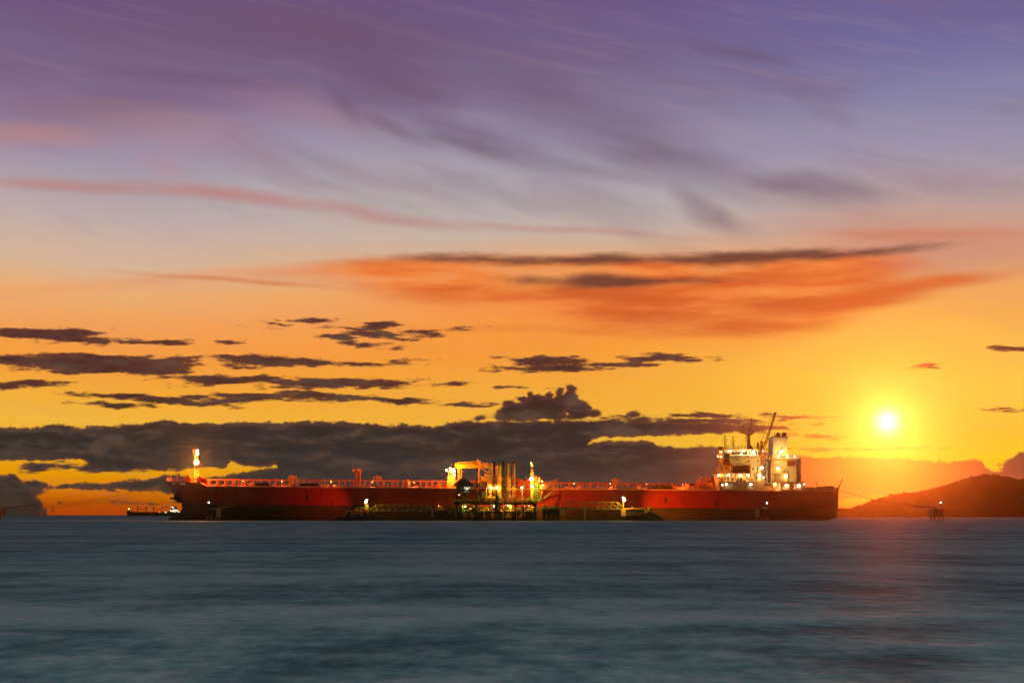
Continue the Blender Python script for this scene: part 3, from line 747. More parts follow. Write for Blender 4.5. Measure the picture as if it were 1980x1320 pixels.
while x < 1346:
    if not (868 < x < 892):
        yy = 738; w = rnd.choice((0.16, 0.2, 0.28, 0.34))
        mb = MB(); top = PZ(racky(x), yy)
        mb.box(PX(x, yy) - w, PX(x, yy) + w, yy - 0.2, yy + 0.2, dz(x), top)
        mb.box(PX(x, yy) - w, PX(x, yy) + w, yy + 3.8, yy + 4.2, dz(x), top)
        if rnd.random() < 0.4: mb.bar((PX(x, yy), yy, dz(x) + 0.3), (PX(x, yy) + rnd.choice((-1, 1)) * 1.6, yy, top - 0.2), 0.16)
        mb.box(PX(x, yy) - w * 1.6, PX(x, yy) + w * 1.6, yy - 0.3, yy + 4.3, top - 0.3, top - 0.12)
        mb.build('rack_post', M['redpipe'], ship)
    x += rnd.uniform(10.5, 16.5)
# pipelines on the deck, ship's side rail
for yy, r, hgt in ((727.0, 0.18, 0.35), (729.0, 0.22, 0.4), (731.5, 0.26, 0.5), (734.5, 0.2, 0.4)):
    mb = MB()
    for (a, b) in ((404, 560), (560, 700), (700, 862), (896, 1040), (1045, 1200), (1200, 1345)):
        mb.tube((PX(a, yy), yy, dz(a) + hgt), (PX(b, yy), yy, dz(b) + hgt), r, n=8)
    mb.build('deck_pipeline', M['orange'] if yy in (727.0,) else M['redpipe'], ship)
for (a, b) in ((400, 560), (560, 720), (720, 862), (1045, 1200), (1200, 1382), (1556, 1620)):
    MB().rail(edge_pts(a, b, 8), 1.1, 0.045, 3.0).build('deck_railing', M['orange'] if a < 1500 else M['yellow'], ship)
mb = MB()
for (a, b) in ((402, 1382),):
    pp = edge_pts(a, b, 40, 0.05)
    for p_, q_ in zip(pp[:-1], pp[1:]): mb.bar(p_ + Vector((0, 0, .16)), q_ + Vector((0, 0, .16)), 0.12, 0.34)
mb.build('deck_edge_coaming', M['orange'], ship)
# valves, vents, gooseneck ventilators
def vent(x, Y, h, r, kind):
    b = Vector((PX(x, Y), Y, dz(x))); mb = MB()
    if kind == 0:
        mb.tube(b, b + Vector((0, 0, h)), r, n=8); mb.tube(b + Vector((0, 0, h)), b + Vector((0, 0, h + .35)), r * 2.2, r * 1.2, 10); n_ = 'tank_vent'
    elif kind == 1:
        mb.tube(b, b + Vector((0, 0, h * .7)), r * 1.2, n=8); mb.tube(b + Vector((0, 0, h * .7)), b + Vector((.5, 0, h)), r * 1.1, n=8); mb.tube(b + Vector((.5, 0, h)), b + Vector((1.0, 0, h * .7)), r * 1.1, n=8); n_ = 'gooseneck_vent'
    elif kind == 2:
        mb.box(b.x - r * 3, b.x + r * 3, Y, Y + 1.2, b.z, b.z + h * .6); mb.tube(b + Vector((0, .6, h * .5)), b + Vector((0, .6, h)), r * .8, n=8)
        mb.tube(b + Vector((-r * 3, .6, h)), b + Vector((r * 3, .6, h)), r * .7, n=8); n_ = 'deck_locker'
    else:
        mb.tube(b, b + Vector((0, 0, h)), r * .8, n=8); mb.tube(b + Vector((0, -.1, h)), b + Vector((0, .1, h)), r * 3, n=12)
        mb.tube(b + Vector((-.7, 0, h * .45)), b + Vector((.7, 0, h * .45)), r * 1.6, n=10); n_ = 'deck_valve'
    mb.build(n_, M['redpipe'] if rnd.random() < 0.75 else M['orange'], ship)
x = 408
while x < 1345:
    if not (864 < x < 900):
        vent(x, rnd.choice((726.5, 730, 733, 736)), rnd.uniform(0.7, 1.7), rnd.uniform(0.12, 0.22), rnd.choice((0, 1, 2, 3, 3)))
    x += rnd.uniform(6, 17)
# dark mooring winches on deck
def winch(x, Y=728, s=1.0, mat='dark', nm='mooring_winch'):
    z = dz(x); c = PX(x, Y); mb = MB()
    mb.box(c - 1.5 * s, c + 1.5 * s, Y, Y + 3, z, z + 0.3)
    for k in (-1, 0, 1):
        mb.tube((c + k * 1.0 * s, Y + .4, z + 1.05 * s), (c + k * 1.0 * s, Y + 2.6, z + 1.05 * s), 0.42 * s, n=12)
        for yy in (.3, 2.5): mb.tube((c + k * 1.0 * s, Y + yy, z + 1.05 * s), (c + k * 1.0 * s, Y + yy + .15, z + 1.05 * s), 0.72 * s, n=14)
    mb.box(c + 1.3 * s, c + 1.9 * s, Y + 0.5, Y + 2, z, z + 1.5 * s)
    mb.build(nm, M[mat], ship)
for x in (502, 512, 588, 597, 607, 1270, 1281, 1291): winch(x)
# fire monitor platforms above the rack
for x in (566, 730, 1190):
    t0 = racky(x); mb = MB()
    mb.pbox(x - 7.5, x + 7.5, t0 - 2.2, t0 - 1.3, 737, 4)
    for k in (-7, -2.5, 2.5, 7): mb.pbar(x + k, t0 - 1.5, x + k, t0 - 8.5, 737, 0.3); mb.pbar(x + k, t0 - 1.5, x + k, t0 - 8.5, 741, 0.3)
    for k in (-6, 6): mb.pbox(x + k - 1.6, x + k + 1.6, t0 - 8.5, t0 - 4, 737.2, 0.12)
    mb.pbar(x - 7.2, t0 - 8.3, x + 7.2, t0 - 8.3, 737, 0.2); mb.pbar(x - 7.2, t0 - 5, x + 7.2, t0 - 5, 737, 0.12)
    mb.pbox(x - 2.4, x + 1.2, t0, t0 + 10, 738.4, 1.2)
    o = mb.build('monitor_platform', M['orange'], ship)
    m2 = MB(); m2.ptube(x, t0 - 2, x, t0 - 10, 739, 0.25); m2.ptube(x + 0.4, t0 - 9.4, x - 2.5, t0 - 11.5, 739, 0.2, 0.14); m2.build('fire_monitor', M['redpipe'], o)
# lookout tower
mb = MB()
mb.pbox(687.5, 691.5, 912, 942, 736, 0.8); mb.pbox(693.5, 697, 912, 942, 736, 0.8); mb.pbox(691.5, 693.5, 912, 941, 736.5, 0.2)
mb.pbox(681, 698, 911, 913, 735, 3.4)
mb.ptube(686, 942, 684.5, 930, 736, 0.12)
o = mb.build('lookout_tower', M['redpipe'], ship)
mb = MB(); mb.pbox(681, 684.5, 906, 912, 735, 1); mb.pbox(687, 692.5, 904.5, 912, 735.4, 1.4); mb.pbox(694, 698, 905.5, 912, 735, 1); mb.pbar(681, 906, 698, 906, 735, .12)
mb.build('tower_head', M['orange'], o); MB().ptube(682, 906, 682, 896.5, 736, 0.09, 0.04).build('whip_antenna', M['redpipe'], o)
# striped vent post
mb = MB(); mb.ptube(788, 943, 788, 929, 728, 0.5, n=10); mb.ball(P(788, 928.5, 728), 0.45, 8)
for k in range(4): mb.ptube(788, 930 + k * 3.6, 788, 931.2 + k * 3.6, 728, 0.85, n=12)
mb.build('flanged_vent', M['orange'], ship)
# hose reel arch left of midships
mb = MB()
for k in range(12):
    a0 = pi * k / 12; a1 = pi * (k + 1) / 12
    for yy in (729, 731): mb.bar(P(852 + 9.5 * cos(a0), 943 - 8 * sin(a0), yy), P(852 + 9.5 * cos(a1), 943 - 8 * sin(a1), yy), 0.25)
for k in (-5, 0, 5): mb.pbar(852, 943, 852 + k * 1.2, 936.5, 729, 0.2)
mb.build('hose_arch', M['orange'], ship)

# ---- midship crane, house and cargo manifold
mb = MB(); mb.pbox(864.5, 896, 929, 945, 730, 7); mb.pprism([(862, 944), (865, 929), (866, 921), (880, 921), (880, 929)], 731, 4)
mb.build('midship_house', M['orange'], ship)
mb = MB()
for x0, x1 in ((868, 866.5), (872.5, 871.5), (876.5, 877.5), (880, 879.5)): mb.pbar(x0, 923, x1, 909, 731, 0.22)
for k in (912, 916, 920): mb.pbar(866, k, 880, k, 731, 0.14)
mb.build('lamp_gantry', M['orange'], ship)
for x, y, pw in ((863.5, 908.5, 6000), (870.8, 905.5, 6000), (872, 910.5, 0), (877, 907.2, 5000), (878.4, 911, 0), (878.9, 917.5, 3000)):
    fixture(ship, P(x, y, 729), 'sodiumw', pw, SOD, 0.30)
mb = MB(); mb.pbox(884.5, 889, 901, 930, 733, 1.6); mb.pbox(889.5, 893, 903, 930, 734, 1.2); mb.pbox(884, 894, 900, 903.5, 733, 2.4)
mb.build('crane_column', M['yellow'], ship)
mb = MB(); mb.pprism([(880, 900), (884, 898.2), (930, 896.5), (930, 904.5), (884, 905), (880, 903.5)], 732, 1.8)
mb.pprism([(930, 899), (962, 900.5), (962, 905.5), (930, 905)], 732.4, 1.4)
mb.pprism([(928, 904.5), (931, 904.5), (946, 913.5), (946, 915.5)], 732.6, 0.8)
o = mb.build('crane_jib', M['yellow'], ship)
mb = MB()
mb.pbar(881, 894.5, 930, 890.5, 732, 0.2); mb.pbar(881, 897.5, 930, 894.5, 732, 0.12)
for k in range(9): x = 881 + k * 6.1; mb.pbar(x, 899, x, 894.5 - k * 0.5, 732, 0.34)
for k in range(8): x = 881 + k * 6.1; mb.pbox(x + 1, x + 5.2, 895.5 - k * .5, 899, 733.4, .1)
mb.build('jib_railing', M['yellow'], o)
mb = MB()
for x0, x1 in ((924.2, 926), (926.8, 928)): mb.pbox(x0, x1, 905, 932, 733, 0.8)
mb.pbox(922, 930, 890.5, 897, 731.8, 2.2); mb.ball(P(924.3, 888.5, 732), 0.4, 8)
mb.build('jib_rest', M['yellow'], ship)
mb = MB()
for k in range(9):
    x = 932 + k * 2.9; mb.pbox(x, x + 2.0, 893.5 + (k % 3) * 0.8, 899.6, 732, 1.2)
mb.build('jib_machinery', M['yellow'], ship)
for (x0, x1, y0, y1, Y, mt) in ((930, 944, 921, 930, 733, 'yellow'), (936, 942, 916, 922, 733, 'yellow'), (962, 975, 922, 931, 734, 'orange'), (976, 1000, 924, 932, 735, 'orange'),
                                (948, 961, 903, 932, 735, 'orange'), (1000, 1012, 927, 946, 732, 'redpipe'), (1018, 1024, 926, 946, 732, 'redpipe'), (1034, 1038, 921, 932, 732, 'orange'), (1040, 1044, 924, 932, 732, 'orange')):
    mb = MB(); mb.pbox(x0, x1, y0, y1, Y, 2.0)
    for k in range(3): xx = x0 + (x1 - x0) * (k + .5) / 3; mb.pbar(xx, y0 - 1.2, xx, y0, Y, 0.25)
    mb.pbox(x0 - .6, x1 + .6, y0 - .5, y0 + .3, Y - .15, 2.3)
    mb.build('manifold_house', M[mt], ship)
for k in range(14):
    x = 903 + k * 9.2
    mb = MB(); z = dz(x) + 1.6
    mb.tube((PX(x, 723.2), 723.2, z), (PX(x, 737), 737, z), 0.36, n=12); mb.tube((PX(x, 723.2), 723.1, z), (PX(x, 723.2), 723.4, z), 0.62, n=14)
    mb.tube((PX(x, 728), 728, dz(x)), (PX(x, 728), 728, z + 1.2), 0.16, n=8); mb.tube((PX(x, 728) - .01, 727.9, z + 1.2), (PX(x, 728), 728.1, z + 1.2), 0.45, n=12)
    mb.build('manifold_pipe', M['redpipe'] if k % 3 else M['yellow'], ship)
MB().pbox(931, 943, 949, 962, NEAR - 1.2, 0.4).build('manifold_drip_panel', M['yellow'], ship)
# small lamps added under the catwalk to light the deck evenly
for i, x in enumerate((470, 545, 640, 720, 800, 1110, 1180, 1250, 1320)):
    fixture(ship, (PX(x, 729), 729, dz(x) + 2.4), 'sodium', 1500, SOD, 0.1, 'deck_fill_light')
fixture(ship, P(1048, 930, 731), 'sodium', 3000, SOD, .2, 'deck_fill_light')
fixture(ship, P(1030, 926, 733), 'sodium', 2500, SOD, 0.25, 'deck_fill_light')

# ---- deck machinery ahead of the deckhouse
mb = MB(); mb.pbox(1357, 1383, 930, 948, 731, 6); mb.pprism([(1366, 930), (1366, 924), (1370, 923), (1379, 923), (1383, 929), (1383, 932)], 731, 5)
mb.build('pump_room_house', M['redpipe'], ship)
mb = MB()
for (x0, y0, x1, y1) in ((1355.5, 934, 1355.5, 921), (1355.5, 921, 1358, 921), (1365.5, 932, 1365.5, 919.5), (1350, 940, 1354, 929), (1347, 930, 1356, 926), (1353, 947, 1364, 926), (1358, 928, 1370, 928), (1360, 945, 1360, 930), (1372, 947, 1372, 931), (1377, 947, 1377, 931), (1366, 940, 1381, 940), (1346, 945, 1356, 935)):
    mb.ptube(x0, y0, x1, y1, 729, 0.22)
for x, y in ((1349, 931), (1354, 927), (1362, 934), (1368, 937), (1375, 935), (1379, 944), (1351, 940)): mb.ball(P(x, y, 729), 0.5, 8)
mb.build('pump_room_piping', M['redpipe'], ship)
for k, (x0, x1, y0) in enumerate(((1299, 1306, 940), (1308, 1322, 941), (1325, 1333, 936), (1336, 1343, 940), (1345, 1352, 934))):
    mb = MB(); mb.pbox(x0, x1, y0, 948, 730, 1.6); mb.ptube(x0 + 1, y0, x0 + 1, y0 - 3, 731, 0.16); mb.ptube(x1 - 1, y0, x1 - 1, y0 - 2, 731, 0.2); mb.build('deck_machinery', M['redpipe'], ship)
mb = MB(); mb.pprism([(1380.5, 916), (1390, 915), (1390, 949), (1383.5, 949)], 729, 5); mb.ptube(1387.3, 916, 1387.3, 905, 731, 0.45); mb.pbox(1385, 1389, 904.4, 906.4, 730.5, 1)
mb.build('foam_room', M['orange'], ship)

# ---- accommodation
Y0 = 724.0
def wall_windows(parent, pts, mat, w=2.2, h=3.4, Y=Y0, name='window'):
    for x, y in pts:
        f_ = MB(); f_.pbox(x - w / 2 - .5, x + w / 2 + .5, y - h / 2 - .5, y + h / 2 + .5, Y - 0.06, 0.1); fo = f_.build(name, M['dark'], parent)
        MB().pbox(x - w / 2, x + w / 2, y - h / 2, y + h / 2, Y - 0.09, 0.06).build('pane', mat, fo)
# lower bulwark house with two big lit openings (frame built round the holes)
mb = MB()
for (x0, x1, y0, y1) in ((1399, 1402.5, 930.5, 949), (1402.5, 1417, 930.5, 934), (1402.5, 1417, 944.5, 949), (1417, 1446, 930.5, 949), (1446, 1456, 930.5, 934), (1446, 1456, 944.5, 949), (1456, 1478, 930.5, 949)):
    mb.pbox(x0, x1, y0, y1, Y0, 0.3)
mb.pbox(1399, 1478, 930.4, 931.2, Y0 + 0.3, 12); mb.pbox(1399, 1400, 931, 949, Y0 + .3, 12); mb.pbox(1477, 1478, 931, 949, Y0 + .3, 12); mb.pbox(1399, 1478, 947.6, 949, Y0 + .3, 12)
mb.build('lower_deckhouse', M['house'], ship)
MB().pbox(1400, 1477, 931.5, 947.5, Y0 + 3.2, 0.2).build('inner_bulkhead', M['white'], ship)
for x in (1404, 1452):
    fixture(ship, P(x, 935.6, Y0 + 1.6), 'warm', 200, WRM, 0.4, 'deckhead_lamp', fwd=-0.4)
# open deck behind, main block, recessed block
mb = MB(); mb.pbox(1399, 1470, 914, 931, Y0 + 4.5, 0.3)
mb.pprism([(1410, 882), (1470, 882), (1470, 914), (1414, 914), (1414, 896)], Y0 + 1.4, 26)
mb.pbox(1466, 1471, 880, 931, Y0 + 1.0, 20)
mb.build('accommodation_block', M['cream'], ship)
mb = MB(); mb.pbox(1398.5, 1414, 884, 931, Y0 + 5, 24); mb.pbox(1398, 1413, 898, 899, Y0 + 3.4, 2)
mb.build('forward_block', M['orange'], ship)
mb = MB()
for y in (882.6, 898.4): mb.pbox(1411, 1470.5, y, y + .6, Y0 + 1.15, 0.3)
mb.pbox(1430.6, 1431.4, 882, 900, Y0 + 1.2, 0.2)
mb.build('deck_edge_trim', M['white'], ship)
wall_windows(ship, [(1425.5, 890.5), (1447.5, 890.5), (1465, 890.5), (1465, 906), (1456, 906)], M['glass'], 1.6, 2.6, Y0 + 1.38)
wall_windows(ship, [(1425.5, 892)], G['roomw'], 1.1, 2.0, Y0 + 1.30)
wall_windows(ship, [(1404, 905.5), (1404, 890)], M['glass'], 1.6, 2.6, Y0 + 4.98)
wall_windows(ship, [(1417, 926), (1427, 927), (1462, 924), (1402, 925)], M['glass'], 2.0, 4.5, Y0 + 4.48, 'door')
MB().rail([P(1399, 930.4, Y0), P(1478, 930.4, Y0)], 1.1, 0.05, 1.8).build('deckhouse_railing', M['cream'], ship)
# bridge
mb = MB(); mb.pbox(1400, 1466, 868, 873.2, Y0 + 1.0, 18); mb.pbox(1400, 1466, 878.5, 882.4, Y0 + 1.0, 18); mb.pbox(1403, 1466, 873.2, 878.5, Y0 + 1.4, 17)
mb.pbox(1413, 1467, 879.8, 880.6, Y0 + 0.2, 1)
mb.build('bridge', M['white'], ship)
mb = MB(); mb.pbox(1421, 1450, 873.6, 877.8, Y0 + 1.3, 0.15); mb.pbox(1415.5, 1419.5, 873.4, 877.8, Y0 + 1.3, .15); mb.pbox(1454, 1464, 873.6, 877.6, Y0 + 1.3, 0.15)
o = mb.build('bridge_window_band', M['glass'], ship)
mb = MB()
for k in range(9): x = 1423 + k * 3.1; mb.pbox(x, x + .5, 873.4, 878, Y0 + 1.2, .1)
mb.build('mullion', M['cream'], o)
mb = MB(); mb.pbox(1400, 1411, 876, 884.5, Y0 + 0.8, 3); mb.build('recess_shade_box', M['dark'], ship)  # solid dark box stands in for the shade of a recess
mb = MB(); mb.pprism([(1385.5, 877), (1400, 877), (1400, 885), (1387, 884.5)], Y0 - 0.6, 4); mb.pbox(1388, 1399, 868.5, 877, Y0 + 0.2, 3); mb.pbox(1387, 1400, 867.6, 869, Y0 - .2, 4)
mb.pprism([(1389, 868), (1389.4, 863), (1398, 863), (1398.5, 868)], Y0 + 1, 2)
o = mb.build('bridge_wing', M['orange'], ship)
MB().pbox(1391, 1397, 871.5, 875.5, Y0 + 0.1, 0.12).build('window', G['roomw'], o)
mb = MB(); mb.pprism([(1391, 884), (1399, 884), (1397.5, 925), (1394.5, 931), (1393.5, 931), (1392.5, 900)], Y0 + 0.4, 2.5); mb.build('wing_support', M['orange'], ship)
# red canopy over the boat deck
mb = MB(); mb.pprism([(1413.5, 911), (1420.5, 900.5), (1449, 900.5), (1451.5, 913.8), (1414, 913.8)], Y0 - 0.6, 3.2)
for k in range(11): x = 1418 + k * 3.1; mb.ptube(x, 901, x - 1.2 + k * .1, 913, Y0 - 0.6, 0.2)
mb.ptube(1414, 913.6, 1451, 913.6, Y0 - .6, .22); mb.pbox(1443, 1449, 898.4, 901, Y0 + .6, 1.5)
o = mb.build('lifeboat', M['boat'], ship)
mb = MB()
for (x0, y0, x1, y1) in ((1414.2, 930, 1414.2, 896), (1414.2, 897, 1417, 901), (1450.5, 930, 1450.5, 897), (1449.5, 896, 1451.5, 899), (1435.5, 915, 1447.5, 927), (1422, 915, 1422, 928)):
    mb.pbar(x0, y0, x1, y1, Y0 - 0.1, 0.3)
mb.build('boat_davit', M['orange'], ship)
for (x0, x1, y0) in ((1424, 1429, 927), (1431, 1435, 924), (1437, 1442, 927.5), (1453.5, 1455, 925), (1407, 1409, 921)):
    mb = MB(); mb.pbox(x0, x1, y0, 931, Y0 + .8, 1.0); mb.pbox(x0 - .4, x1 + .4, y0 - .4, y0 + .2, Y0 + .7, 1.2); mb.build('deck_box', M['dark'], ship)
# rooftop masts
def aerial(x, y0, y1):
    mb = MB(); mb.ptube(x, y0, x, y1, 730, 0.18, 0.12); mb.ball(P(x, y1, 730), 0.28, 8)
    for k in (y1 + 6, y1 + 12): mb.pbar(x - 3.6, k, x + 3.6, k, 730, 0.1)
    for k in (-3.6, 3.6): mb.pbar(x + k, y1 + 6, x + k, y1 + 12, 730, 0.1)
    mb.pbar(x, y1 + 12, x + 5, y0, 730, 0.12)
    mb.build('signal_mast', M['dark'], ship)
aerial(1401.7, 868, 842.5); aerial(1417.5, 868, 845.5)
mb = MB(); mb.pprism([(1445, 868), (1446, 840), (1450.5, 840), (1451, 858), (1457, 868)], 729, 1.6)
mb.pprism([(1432, 836), (1440, 837), (1446, 842), (1450.5, 842), (1455, 840), (1458, 836), (1458, 834.4), (1454, 837.4), (1432, 835)], 728.4, 3)
for (x0, y0, x1, y1, r) in ((1436.4, 835, 1436.4, 818, .2), (1435, 819, 1438, 819, .16), (1452.5, 836, 1453.2, 808, .16), (1448.5, 836, 1448.2, 809, .07), (1455.8, 826, 1456.5, 836, .1), (1449.5, 827, 1456, 827, .1),
                            (1446.5, 831, 1458.5, 831, .08), (1441, 836, 1441, 830, .09), (1458, 836, 1459, 830, .09), (1447, 834, 1447, 827, .3), (1452.4, 822, 1454.5, 818, .35), (1437, 837, 1434, 868, .03)):
    mb.ptube(x0, y0, x1, y1, 729, r)
for y in (812, 816, 820, 824, 828, 832): mb.pbar(1451.6, y, 1454.2, y, 729, .1)
for y in (845, 848.5, 853): mb.pbar(1441, y, 1446, y, 729, .3)
mb.build('radar_mast', M['orange'], ship)
mb = MB(); mb.rail([P(1400, 868, 726), P(1466, 868, 726)], 1.2, 0.05, 2.2)
for x in (1428, 1433, 1442, 1460, 1408): mb.ptube(x, 868, x, 863 - (x % 3), 730, 0.08)
mb.build('bridge_roof_railing', M['orange'], ship)
# provision crane
mb = MB(); mb.ptube(1473.2, 914, 1473.2, 872, 727, 0.62, n=12); mb.ptube(1473.2, 873, 1473.2, 866, 727, 0.85, n=12)
mb.pprism([(1470, 868), (1470.5, 852), (1472.5, 851), (1475, 855), (1477.5, 868)], 726.6, 0.9); mb.pprism([(1463.5, 868), (1463.8, 856), (1466, 854), (1468, 857), (1468.5, 868)], 727, 0.8)
mb.build('crane_pedestal', M['orange'], ship)
mb = MB()
for (a, b) in (((1476, 864), (1498.5, 797.5)), ((1479.5, 864.5), (1500.5, 798))): mb.pbar(a[0], a[1], b[0], b[1], 726, 0.3)
for k in range(14):
    u = k / 14; u2 = (k + 1) / 14
    mb.pbar(1476 + 22.5 * u, 864 - 66.5 * u, 1479.5 + 21 * u2, 864.5 - 66.5 * u2, 726, 0.17)
mb.pbar(1472, 855, 1482, 855, 726, .3); mb.pbar(1496.5, 799, 1500.5, 797, 726, .4)
o = mb.build('crane_jib', M['redpipe'], ship)
mb = MB(); mb.pbar(1472, 852, 1496.5, 799, 726, .07); mb.pbar(1471, 853, 1494.5, 802, 726.6, .07); mb.pbar(1498, 800, 1501, 828, 726, 0.03); mb.build('crane_wire', M['orange'], o)
# link walkway, stair towers
mb = MB(); mb.pbox(1476, 1495, 885, 887, Y0 + 3, 3); mb.rail([P(1476, 885, Y0 + 3), P(1495, 885, Y0 + 3)], 1.15, 0.06, 1.0)
mb.pbox(1472, 1496, 933.5, 935, Y0 + 3, 3); mb.rail([P(1478, 949, Y0 + .4), P(1496, 949, Y0 + .4)], 1.1, .06, 1.2)
mb.build('link_walkway', M['cream'], ship)
for y in (898, 914, 926):
    mb = MB(); mb.pbar(1476.5, y + 5, 1483.5, y + 5, Y0 + 3.4, .24); mb.pbar(1483.2, y + 5, 1483.2, y - 5, Y0 + 3.4, .24); mb.pbar(1478, y - 5, 1483.2, y - 5, Y0 + 3.4, .24); mb.pbar(1478.2, y - 5, 1478.2, y, Y0 + 3.4, .18)
    mb.build('stair_landing', M['white'], ship)
mb = MB(); mb.pbar(1483, 938, 1483, 949, Y0 + 1, .35); mb.pbox(1485, 1492, 941.5, 949, Y0 + 1, 1); mb.pbar(1480, 945, 1494, 945, Y0 + .8, .15); mb.build('rescue_boat_cradle', M['yellow'], ship)

# ---- engine casing and funnel
mb = MB(); mb.pbox(1497, 1540, 886, 931, Y0 + 3, 22); mb.pprism([(1493, 886), (1498, 886), (1498, 937), (1490.5, 937), (1490.5, 914)], Y0 + 3.6, 20)
mb.pbox(1493, 1549, 884, 886.4, Y0 + 2, 24)
mb.build('engine_casing', M['cream'], ship)
MB().pbox(1497.5, 1523, 914, 931, Y0 + 1.2, 1.8).build('casing_lower_panel', M['house'], ship)
mb = MB(); mb.ptube(1544, 931, 1544, 885, Y0 + 6, 0.85, n=14)
for y in (890, 896, 902, 908, 914, 920, 926): mb.ptube(1544, y, 1544, y + .8, Y0 + 6, 0.97, n=14)
mb.build('exhaust_trunk', M['cream'], ship)
mb = MB(); mb.pbox(1522, 1538, 890, 900, Y0 + 2.7, 0.3); o = mb.build('louvre', M['brown'], ship)
mb = MB()
for k in range(5): mb.pbox(1523.5 + k * 3, 1524.2 + k * 3, 890.5, 899.5, Y0 + 2.6, .1)
mb.build('slat', M['dark'], o)
mb = MB(); mb.pprism([(1494.6, 884), (1494.6, 844.6), (1526.5, 847), (1521.6, 851), (1522.3, 860), (1524.2, 884)], Y0 + 5, 13)
o = mb.build('funnel', M['white'], ship)
MB().pprism([(1495.2, 844.6), (1525.5, 847), (1521, 843.2), (1497, 842.6)], Y0 + 6, 11).build('funnel_cap', M['cream'], o)
for x in (1500, 1511.5):
    mb = MB(); c0 = P(x + 2, 846, Y0 + 10); c1 = P(x + 6, 836.5, Y0 + 10); mb.tube(c0, c1, 0.72, 0.72, 12); mb.build('exhaust_pipe', M['brown'], o)
MB().ptube(1498, 845, 1498, 836, Y0 + 8, 0.14).build('vent_pipe', M['brown'], o)
MB().rail([P(1494, 884, Y0 + 2.1), P(1549, 884, Y0 + 2.1)], 1.15, 0.06, 1.6).build('casing_railing', M['cream'], ship)
for (x0, x1, y0) in ((1508, 1519, 881.5), (1526, 1534, 881)): mb = MB(); mb.pbox(x0, x1, y0, 885, Y0 + 2.6, 1.4); mb.pbox(x0 + 1, x1 - 1, y0 - .8, y0, Y0 + 2.8, 1); mb.build('casing_top_locker', M['brown'], ship)
mb = MB(); mb.pbox(1497, 1513, 909.5, 915, Y0 + 1, 2); mb.rail([P(1497, 909.5, Y0 + 1), P(1513, 909.5, Y0 + 1)], .9, .06, 1.0); mb.build('casing_balcony', M['cream'], ship)
mb = MB()
for k in range(5): mb.pbar(1539, 917 + k * 3.2, 1548, 917 + k * 3.2, Y0 + 4.6, .12)
mb.pbar(1539, 917, 1539, 931, Y0 + 4.6, .16); mb.pbar(1548.5, 917, 1548.5, 931, Y0 + 4.6, .16)
mb.build('cage_ladder', M['brown'], ship)
# aft lower house: arcade with lit bays
mb = MB(); mb.pprism([(1516, 932), (1518, 931), (1556, 931), (1556, 934), (1512, 934)], Y0, 12)
for (x0, x1) in ((1495, 1499), (1509.5, 1513), (1526, 1534.5), (1549, 1556)): mb.pbox(x0, x1, 932.5, 949.4, Y0, 0.4)
mb.pbox(1513, 1526, 945.5, 949.4, Y0, .3); mb.pbox(1534.5, 1549, 945.2, 949.4, Y0, .3)
mb.pbox(1495, 1556, 931.2, 932.2, Y0 + .4, 12)
mb.pprism([(1509.5, 949), (1509.5, 940), (1513, 935), (1518, 932), (1526, 932), (1526, 934.5), (1517, 936), (1513, 941), (1513, 949)], Y0 + .45, .3)
mb.build('aft_deckhouse', M['house'], ship)
MB().pbox(1495, 1556, 932.5, 949.5, Y0 + 3.4, 0.3).build('aft_bulkhead', M['white'], ship)

LAMPS = [  # x, y, plane, glass, watts, radius, spread forward
    (1411.2, 871.5, Y0, 'warm', 1000, .55), (1436.4, 871.2, Y0, 'warm', 1000, .55), (1456.8, 873.6, Y0, 'warm', 1300, .7),
    (1433, 877.4, Y0 + .4, 'sodiumw', 400, .38), (1446.3, 877.5, Y0 + .4, 'sodiumw', 400, .38), (1459.2, 877.5, Y0 + .4, 'sodiumw', 300, .38),
    (1472.8, 904.2, Y0 - .6, 'warm', 2400, .8), (1468.8, 918.5, Y0 - .4, 'warm', 2400, .8), (1475.6, 922.8, Y0 - .3, 'warm', 1500, .42),
    (1389.2, 918.6, Y0 + 3, 'warm', 2200, .5), (1396, 918, Y0 + 1.2, 'sodiumw', 900, .3), (1396.5, 937, Y0 + 1.2, 'warm', 700, .35),
    (1408, 918.2, Y0 + 3.2, 'warm', 1100, .6), (1431.8, 918.8, Y0 + 3.2, 'warm', 1200, .65), (1446.8, 918.6, Y0 + 3.2, 'warm', 1200, .6),
    (1503.6, 904.6, Y0 + 1.6, 'warm', 1800, .7), (1520.2, 920, Y0 + .8, 'warm', 2600, .7), (1498.2, 935.8, Y0 + .4, 'warm', 1500, .6),
    (1520.2, 938.2, Y0 + 1.4, 'warm', 1500, .6), (1544.4, 939, Y0 + 1.2, 'warm', 2200, .75),
    (1506, 881.6, Y0 + 1.8, 'warm', 1200, .38), (1522.8, 881.6, Y0 + 1.8, 'warm', 1000, .42), (1536.4, 882.4, Y0 + 1.4, 'white', 500, .4),
    (1388, 882, Y0 - 1.2, 'sodiumw', 500, .22), (1394.3, 882.8, Y0 - 1.2, 'sodiumw', 700, .32),
    (1554.6, 935.4, Y0 - .2, 'white', 120, .28), (1475, 871.5, Y0 + 1, 'sodiumw', 300, .2)]
for x, y, Y, g, w, r in LAMPS:
    fixture(ship, P(x, y, Y), g, w * 0.24, WRM if g != 'sodiumw' else YEL, r * 0.66)
fixture(ship, P(1512, 871, Y0 + 3.6), 'warm', 600, YEL, 0.32, 'funnel_floodlight', fwd=1.2)
fixture(ship, P(1509.5, 874, Y0 + 3.6), 'warm', 300, YEL, 0.4, 'funnel_floodlight', fwd=1.2)

